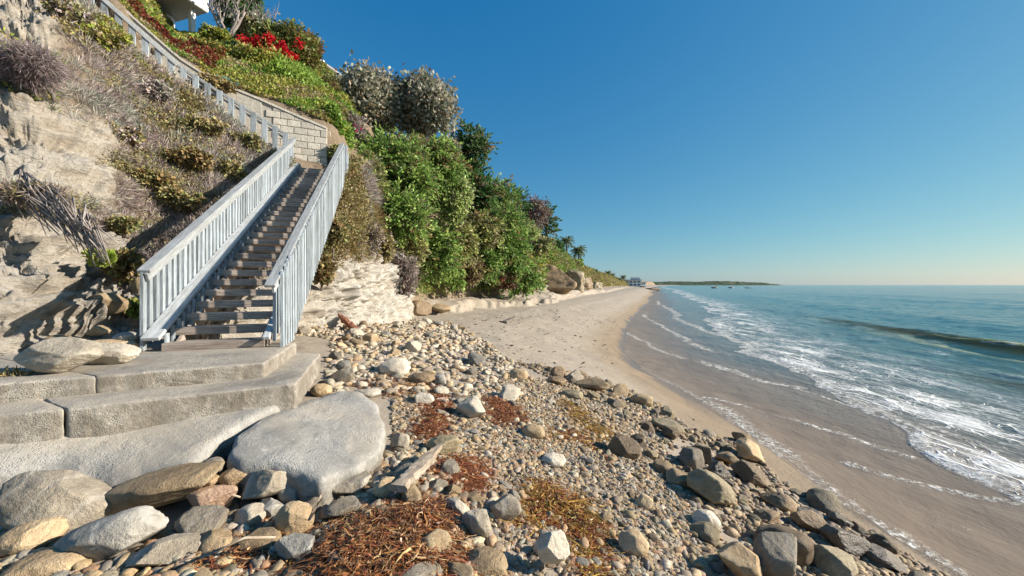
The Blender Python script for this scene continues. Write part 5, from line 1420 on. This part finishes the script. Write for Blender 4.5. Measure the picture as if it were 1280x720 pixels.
# dead roots hanging over the rock
mb = MB(); r_ = random.Random(4)
ra = W(70, 222, 5.6)
for i in range(110):
    f = r_.random(); a_ = Vector(W(20 + 100 * f, 225 + 55 * f + r_.uniform(-18, 18), 5.35)); e = Vector(W(60 + 75 * f + r_.uniform(-10, 14), 262 + 52 * f + r_.uniform(-10, 26), 5.25))
    m_ = a_.lerp(e, .5) + Vector((r_.uniform(-.1, .1), -.06 + r_.uniform(-.06, .04), r_.uniform(.0, .12)))
    mb.tube([a_, m_, e], [.012, .009, .004], 4)
tag(mb.build('hanging_roots', M_TWIG, None, True), 'mat of dead grey roots hanging down the rock at the left', 'roots')
# rounded rock showing through the growth on the far bluff
def outcrop(label, px, by, w, h, d, seed):
    p = W(px, by, d); sx, sz = w / F * d / 2, h / F * d / 2
    V, Fc = stone_verts(5, seed, .7, .2)
    V = V * (1 + .14 * ridged(V * 1.6 + seed, 4, seed)[:, None])
    o = link('rock_outcrop', np_mesh('rock_outcrop', V * np.array([sx, sx * .8, sz]), Fc, SM['brown' if seed % 2 else 'olive'], True)); o.location = (p[0], p[1], p[2] + sz * .5)
    tag(o, label, 'rock')
outcrop('tallest rounded brown rock face right of the small drooping cypress', 688, 366, 60, 46, 47.5, 301)
outcrop('lower tan rock face right of the tallest brown one', 710, 364, 42, 34, 57, 302)
outcrop('brown rock bulge under the orange ice plant', 726, 363, 32, 22, 67, 303)
outcrop('small olive rock at the far foot of the bluff', 742, 361.5, 24, 12, 81, 304)
# wrack and twigs strewn over the sand
sx_, n_ = gpoly([(580, 400), (700, 384), (770, 400), (770, 470), (650, 455), (590, 430)]), 320
q_ = np.array(sx_); c_ = rng.uniform(q_.min(0), q_.max(0), (n_ * 4, 2)); c_ = c_[in_poly(c_[:, 0], c_[:, 1], sx_)][:n_]
C_ = np.stack([c_[:, 0], c_[:, 1], ground(c_[:, 0], c_[:, 1]) + .012], 1)
V_, F_ = leaf_quads(C_, rng.normal(size=(len(C_), 3)) * np.array([1, 1, .1]), rng.uniform(.05, .22, len(C_)), .16)
tag(link('wrack', np_mesh('wrack', V_, F_, M_KELP, False, tints(len(C_), [(.12, .08, .05), (.2, .13, .07), (.07, .05, .04)]))), 'dark scraps of wrack strewn over the open sand', kind='stuff')
# palms
def palm(label, px, top, by, d, R, seed, group=None):
    root = empty('palm_tree', tuple(W(px, by, d))); tag(root, label, 'palm tree')
    h = (by - top) / F * d; r_ = np.random.default_rng(seed)
    MB().tube([(0, 0, -1), (.1, 0, h * .5), (0, 0, h)], [.3, .24, .22], 8).build('trunk', M_BARK, root, True)
    for i in range(26):
        az = i * 2.4; el = 1.2 - 1.9 * (i / 26)
        pts = []; p = np.array([0, 0, h]); 
        for q in range(9):
            e = el - q * .13; pts.append(p.copy()); p = p + np.array([math.cos(az) * math.cos(e), math.sin(az) * math.cos(e), math.sin(e)]) * R / 8
        pts = np.array(pts); side = np.array([-math.sin(az), math.cos(az), 0])
        C = np.repeat(pts[1:], 6, 0); t_ = unit(np.repeat(pts[1:] - pts[:-1], 6, 0)); sg = np.tile([1, -1], len(C) // 2)[:, None]
        V, Fc = leaf_quads(C + r_.normal(size=C.shape) * .05, side * sg * 1.0 + t_ * .7 + np.array([0, 0, -.35]), np.full(len(C), R * .34), .09)
        link('frond', np_mesh('frond', V, Fc, M_LEAF, False, tints(len(Fc), DKG + OLIVE[:2])), root)
palm('palm with a shaggy round crown on the bluff edge, right of the pair', 723, 313, 332, 96, 2.0, 1)
palm('slim dark palm on the bluff edge, left of the pair', 708, 301, 318, 96, 1.9, 2)
palm('tall thin palm beside the far white beach house, nearer one', 760, 341, 354, 260, 2.4, 3)
palm('thin palm right of the other by the far white beach house', 765, 344, 355, 262, 2.3, 4)
palm('smallest palm rising behind the roof of the far beach house', 779, 346, 355, 310, 2.4, 5)
for (px, py, w, h, d, lab) in ((752, 349, 22, 12, 210, 'green trees clump left of the far beach house'), (770, 351, 16, 8, 250, 'dark bush right beside the far beach house'), (742, 344, 22, 12, 160, 'green bush on the low end of the bluff')):
    P_('bush', 'bush', lab, px, py, w, h, DKG + OLIVE[:2], d=d, leaf=2.5, dens=2)

# ------------------------------------------------------------------ houses
t = NT('white_render', .3); a = t.noise(t.coord('Position'), 3, 5, .6); M_WHITE = t.fin(t.ramp(a, [(.3, (.70, .69, .67)), (.7, (.78, .77, .75))]), .8)
t = NT('soffit_board', .3); a = t.noise(t.coord('Position', (1, 6, 1)), 3, 4, .6); M_SOFF = t.fin(t.ramp(a, [(.3, (.46, .42, .36)), (.7, (.55, .51, .45))]), .8)
t = NT('window_glass', .8); t.fin((.03, .14, .16), .05); M_GLASS = t.m
t = NT('grey_roof', .3); a = t.noise(t.coord('Position'), 4, 4, .6); M_ROOF = t.fin(t.ramp(a, [(.3, (.25, .24, .23)), (.7, (.34, .33, .31))]), .9)
B_ = W(261, 16, 25.1)
hr = empty('modern_house', tuple(B_), math.radians(-17.5)); tag(hr, 'white modern house with a deep roof overhang at the top of the slope', 'house')
# local frame: x toward the sea, y along the front
MB().box((-3.0, -4.5, .75), (6.0, 9.0, 1.5), None, .03).build('roof', M_WHITE, hr)
MB().box((-3.0, -4.5, -.012), (5.9, 8.9, .02)).build('soffit', M_SOFF, hr)
MB().box((-4.2, -4.5, -2.1), (3.0, 8.4, 4.1), None, .02).build('wall', M_WHITE, hr)
for q in range(4):
    y = -1.35 - q * 1.9
    wf = MB(); 
    wf.box((-2.68, y, -.14), (.1, 1.75, .16)); wf.box((-2.68, y, -3.0), (.1, 1.75, .16)); wf.box((-2.68, y - .82, -1.57), (.1, .1, 2.68)); wf.box((-2.68, y + .82, -1.57), (.1, .1, 2.68))
    f = wf.build('window_frame', M_WHITE, hr)
    MB().box((-2.685, y, -1.57), (.03, 1.53, 2.68)).build('pane', M_GLASS, f)
MB().box((-.7, -.55, -1.2), (.28, .28, 2.36), None, .02).build('post', M_WHITE, hr)
A2, B2 = W(399, 77, 29.6), W(428, 101, 31.9)
d2 = (B2 - A2)[:2]; hr = empty('white_house', (A2[0], A2[1], A2[2]), math.atan2(d2[1], d2[0])); tag(hr, 'white house gable half hidden behind the wispy olive shrub', 'house')
MB().box((1.8, 2.5, -2.6), (5.2, 5.0, 5.0), None, .02).build('wall', M_WHITE, hr)
MB().box((1.8, 2.5, -.03), (5.7, 5.6, .14), None, .02).build('roof', M_ROOF, hr)
MB().box((.9, .5, .35), (.16, .16, .7), None, .01).build('vent_pipe', M_WHITE, hr)
# far beach house
bx = W(788, 357.2, 300)
hr = empty('beach_house', tuple(bx), math.radians(-12)); tag(hr, 'far white beach house on the sand below the end of the bluff', 'house')
MB().box((0, 0, 1.6), (15, 9, 5.4)).build('wall', M_WHITE, hr)
MB().box((0, 0, 4.5), (16, 10, .5)).build('roof', M_ROOF, hr)
MB().box((3.6, .5, 5.6), (6.5, 6, 1.9)).build('upper_storey', M_WHITE, hr)
for q in range(5):
    for z in (.8, 3.0):
        MB().box((-5.8 + q * 2.9, -4.52, z), (1.9, .12, 1.3)).build('window', M_GLASS, hr)
MB().box((-11, 1, .8), (6, 7, 3.6)).build('side_wing', M_WHITE, hr)
for (px, d, w, h, lab) in ((801, 330, 7, 3.4, 'low pale building right of the far beach house'), (772, 340, 8, 4.5, 'small grey roofed house left behind the far beach house')):
    p = W(px, 357.0, d); hr = empty('beach_house', tuple(p), 0.1); tag(hr, lab, 'house')
    MB().box((0, 0, h / 2 - 1), (w, 6, h + 1)).build('wall', M_WHITE if px > 790 else M_SOFF, hr); MB().box((0, 0, h - .35), (w + 1, 7, .4)).build('roof', M_ROOF, hr)
    for q in (-.28, .0, .28): MB().box((q * w, -3.03, h * .45), (w * .16, .1, 1.1)).build('window', M_GLASS, hr)
# ------------------------------------------------------------------ driftwood, logs and kelp
def plank(name, label, cat, a, b, w, th, mat, seed, lift=.05):
    a, b = Vector(a), Vector(b); d = b - a
    r_ = np.random.default_rng(seed); n = 22
    V = []; 
    for i in range(n):
        f = i / (n - 1); k = (1 - .55 * smooth(.62, 1.0, f)) * (1 + .1 * r_.normal()); kk = 1 - .4 * smooth(.7, 1, f)
        for (s1, s2) in ((-1, -1), (-.4, -1.1), (.5, -1), (1, -.7), (1.05, .4), (.8, 1), (0, 1.1), (-.8, 1), (-1.05, .2)):
            V.append((f * d.length, s1 * w / 2 * k + .03 * w * r_.normal() * .5, s2 * th / 2 * kk + .06 * th * r_.normal()))
    m = 9; I = np.arange(n * m).reshape(n, m); J = np.roll(I, -1, 1)
    me = np_mesh(name, V, np.stack([I[:-1], I[1:], J[1:], J[:-1]], -1).reshape(-1, 4), mat, False)
    bm = bmesh.new(); bm.from_mesh(me); bm.verts.ensure_lookup_table()
    bm.faces.new([bm.verts[i] for i in I[0]]); bm.faces.new([bm.verts[i] for i in I[-1]][::-1])
    bmesh.ops.recalc_face_normals(bm, faces=bm.faces); bm.to_mesh(me); bm.free()
    o = link(name, me); o.location = a + Vector((0, 0, lift)); o.rotation_euler = d.to_track_quat('X', 'Z').to_euler()
    return tag(o, label, cat)
def gp(px, py, up=.0): p = on_ground(px, py); p[2] += up; return p
plank('driftwood_plank', 'split driftwood plank lying between the kelp and the stones', 'driftwood', gp(497, 634, .09), gp(549, 581, .12), .13, .05, M_DRIFT, 3)
plank('driftwood_log', 'short red brown log at the top of the stony band', 'log', gp(447, 419, .05), gp(424, 408, .3), .16, .14, M_RUST, 4, .03)
plank('driftwood_plank', 'dark broken piece of wood alone on the open sand', 'driftwood', gp(630, 404, .02), gp(645, 401, .16), .3, .1, M_BARK, 5, .02)
for i, (a, b, lab) in enumerate((((205, 628), (300, 645), 'thin tan stick across the pinkish stone'), ((250, 719), (345, 700), 'pale bent stick at the near edge of the stones'),
                 ((388, 668), (402, 640), 'short pale stick poking out of the kelp heap'), ((620, 440), (607, 446), 'thin dark stick standing in the sand at the top of the gravel'))):
    A, B = gp(*a, .1), gp(*b, .14 if i != 3 else .35)
    mb = MB(); m_ = (Vector(A) + Vector(B)) / 2 + Vector((.02, .02, .04))
    mb.tube([A, m_, B], [.012, .011, .006], 6)
    tag(mb.build('stick', M_DRIFT, None, True), lab, 'stick')

def kelp(label, poly, n, hgt, pal, Lr=(.12, .42), w=.0055, seed=0):
    n = int(n * 1.7); P = np.array(gpoly(poly)); r_ = np.random.default_rng(seed); lo_, hi_ = P.min(0), P.max(0)
    q = r_.uniform(lo_, hi_, (n * 6, 2)); q = q[in_poly(q[:, 0], q[:, 1], [tuple(p) for p in P])][:n]
    k = len(q); c = P.mean(0)
    # height falls off to the rim of the heap
    dmin = np.full(k, 9.0)
    for i in range(len(P)):
        a, b = P[i], P[(i + 1) % len(P)]; ab = b - a; tt = np.clip(((q - a) @ ab) / (ab @ ab), 0, 1)
        dmin = np.minimum(dmin, np.linalg.norm(q - (a + tt[:, None] * ab), axis=1))
    top = hgt * .75 * smooth(0, .3, dmin) * (1 + .5 * fbm(np.stack([q[:, 0] * 5, q[:, 1] * 5, 0 * q[:, 0]], -1), 3, 9))
    z = ground(q[:, 0], q[:, 1]) + .01 + np.clip(top, .005, 1) * r_.random(k) ** .45
    capz = .02 + np.clip(top, .004, 1) * r_.uniform(.5, 1.0, k)
    p = np.stack([q[:, 0], q[:, 1], z], 1); d = unit(r_.normal(size=(k, 3)) * np.array([1, 1, .16]))
    L = r_.uniform(*Lr, k); seg = 9; wv = w * r_.uniform(.5, 1.7, k)
    pts = []; 
    for s in range(seg):
        side = unit(np.cross(d, np.array([0, 0, 1.0]) + r_.normal(size=(k, 3)) * .5)) * wv[:, None] * (1 - .09 * s)
        pts.append(p - side); pts.append(p + side)
        d = unit(d + r_.normal(size=(k, 3)) * np.array([.6, .6, .22])); p = p + d * (L / seg)[:, None]
        g = ground(p[:, 0], p[:, 1]) + .006; p[:, 2] = np.clip(p[:, 2], g, g + capz)
    V = np.stack(pts, 1).reshape(-1, 3); b = (np.arange(k) * seg * 2)[:, None, None]
    Fc = (np.array([[2*s, 2*s+1, 2*s+3, 2*s+2] for s in range(seg - 1)])[None] + b).reshape(-1, 4)
    T = np.repeat(tints(k, pal, None, .3), seg - 1, 0)
    return tag(link('kelp', np_mesh('kelp', V, Fc, M_KELP, False, T)), label, 'seaweed', kind='stuff')
KR = [(.27, .085, .03), (.2, .06, .025), (.34, .13, .045), (.13, .045, .02), (.4, .2, .08)]
KB = [(.3, .12, .04), (.38, .18, .06), (.18, .07, .03), (.46, .3, .15), (.26, .085, .035), (.11, .05, .025)]
KY = [(.36, .2, .035), (.28, .14, .03), (.44, .28, .06), (.17, .09, .025)]
kelp('large brown and orange kelp heap at the near edge of the stones', [(385, 720), (400, 672), (440, 648), (480, 640), (520, 622), (560, 628), (575, 660), (578, 800), (380, 800)], 4200, .13, KB, seed=1)
kelp('red orange kelp spread right of the driftwood plank', [(535, 610), (548, 580), (575, 574), (600, 582), (600, 606), (575, 618)], 1100, .08, KR, seed=2)
kelp('dark red kelp clump left of the split boulder', [(512, 545), (530, 505), (548, 483), (562, 490), (566, 515), (560, 548), (535, 556)], 1100, .09, KR, (.1, .3), seed=3)
kelp('red kelp clump right of the split boulder', [(602, 520), (604, 498), (625, 495), (655, 515), (658, 532), (625, 536)], 800, .09, KR, (.1, .3), seed=4)
kelp('yellow brown kelp curling round the tall white boulder', [(645, 640), (665, 600), (690, 610), (735, 632), (752, 670), (748, 725), (725, 725), (716, 672), (690, 650), (668, 660), (655, 668)], 1500, .1, KY + KR[:2], seed=5)
kelp('yellow kelp streak running down to the dark brown boulder', [(698, 500), (712, 502), (745, 528), (775, 545), (768, 555), (735, 545), (700, 515)], 620, .05, KY, seed=6)
kelp('thin brown kelp trail left of the dark brown boulder', [(684, 540), (720, 536), (765, 566), (760, 574), (720, 552), (686, 548)], 280, .04, KY + KR, seed=7)
kelp('scraps of dark kelp between the stones of the upper band', [(440, 480), (470, 470), (540, 478), (560, 490), (500, 500), (450, 492)], 330, .04, KB, seed=8)
kelp('twiggy brown debris round the near left cobbles', [(215, 725), (240, 690), (330, 660), (385, 650), (395, 690), (380, 725)], 420, .06, KB, (.1, .3), .006, seed=9)
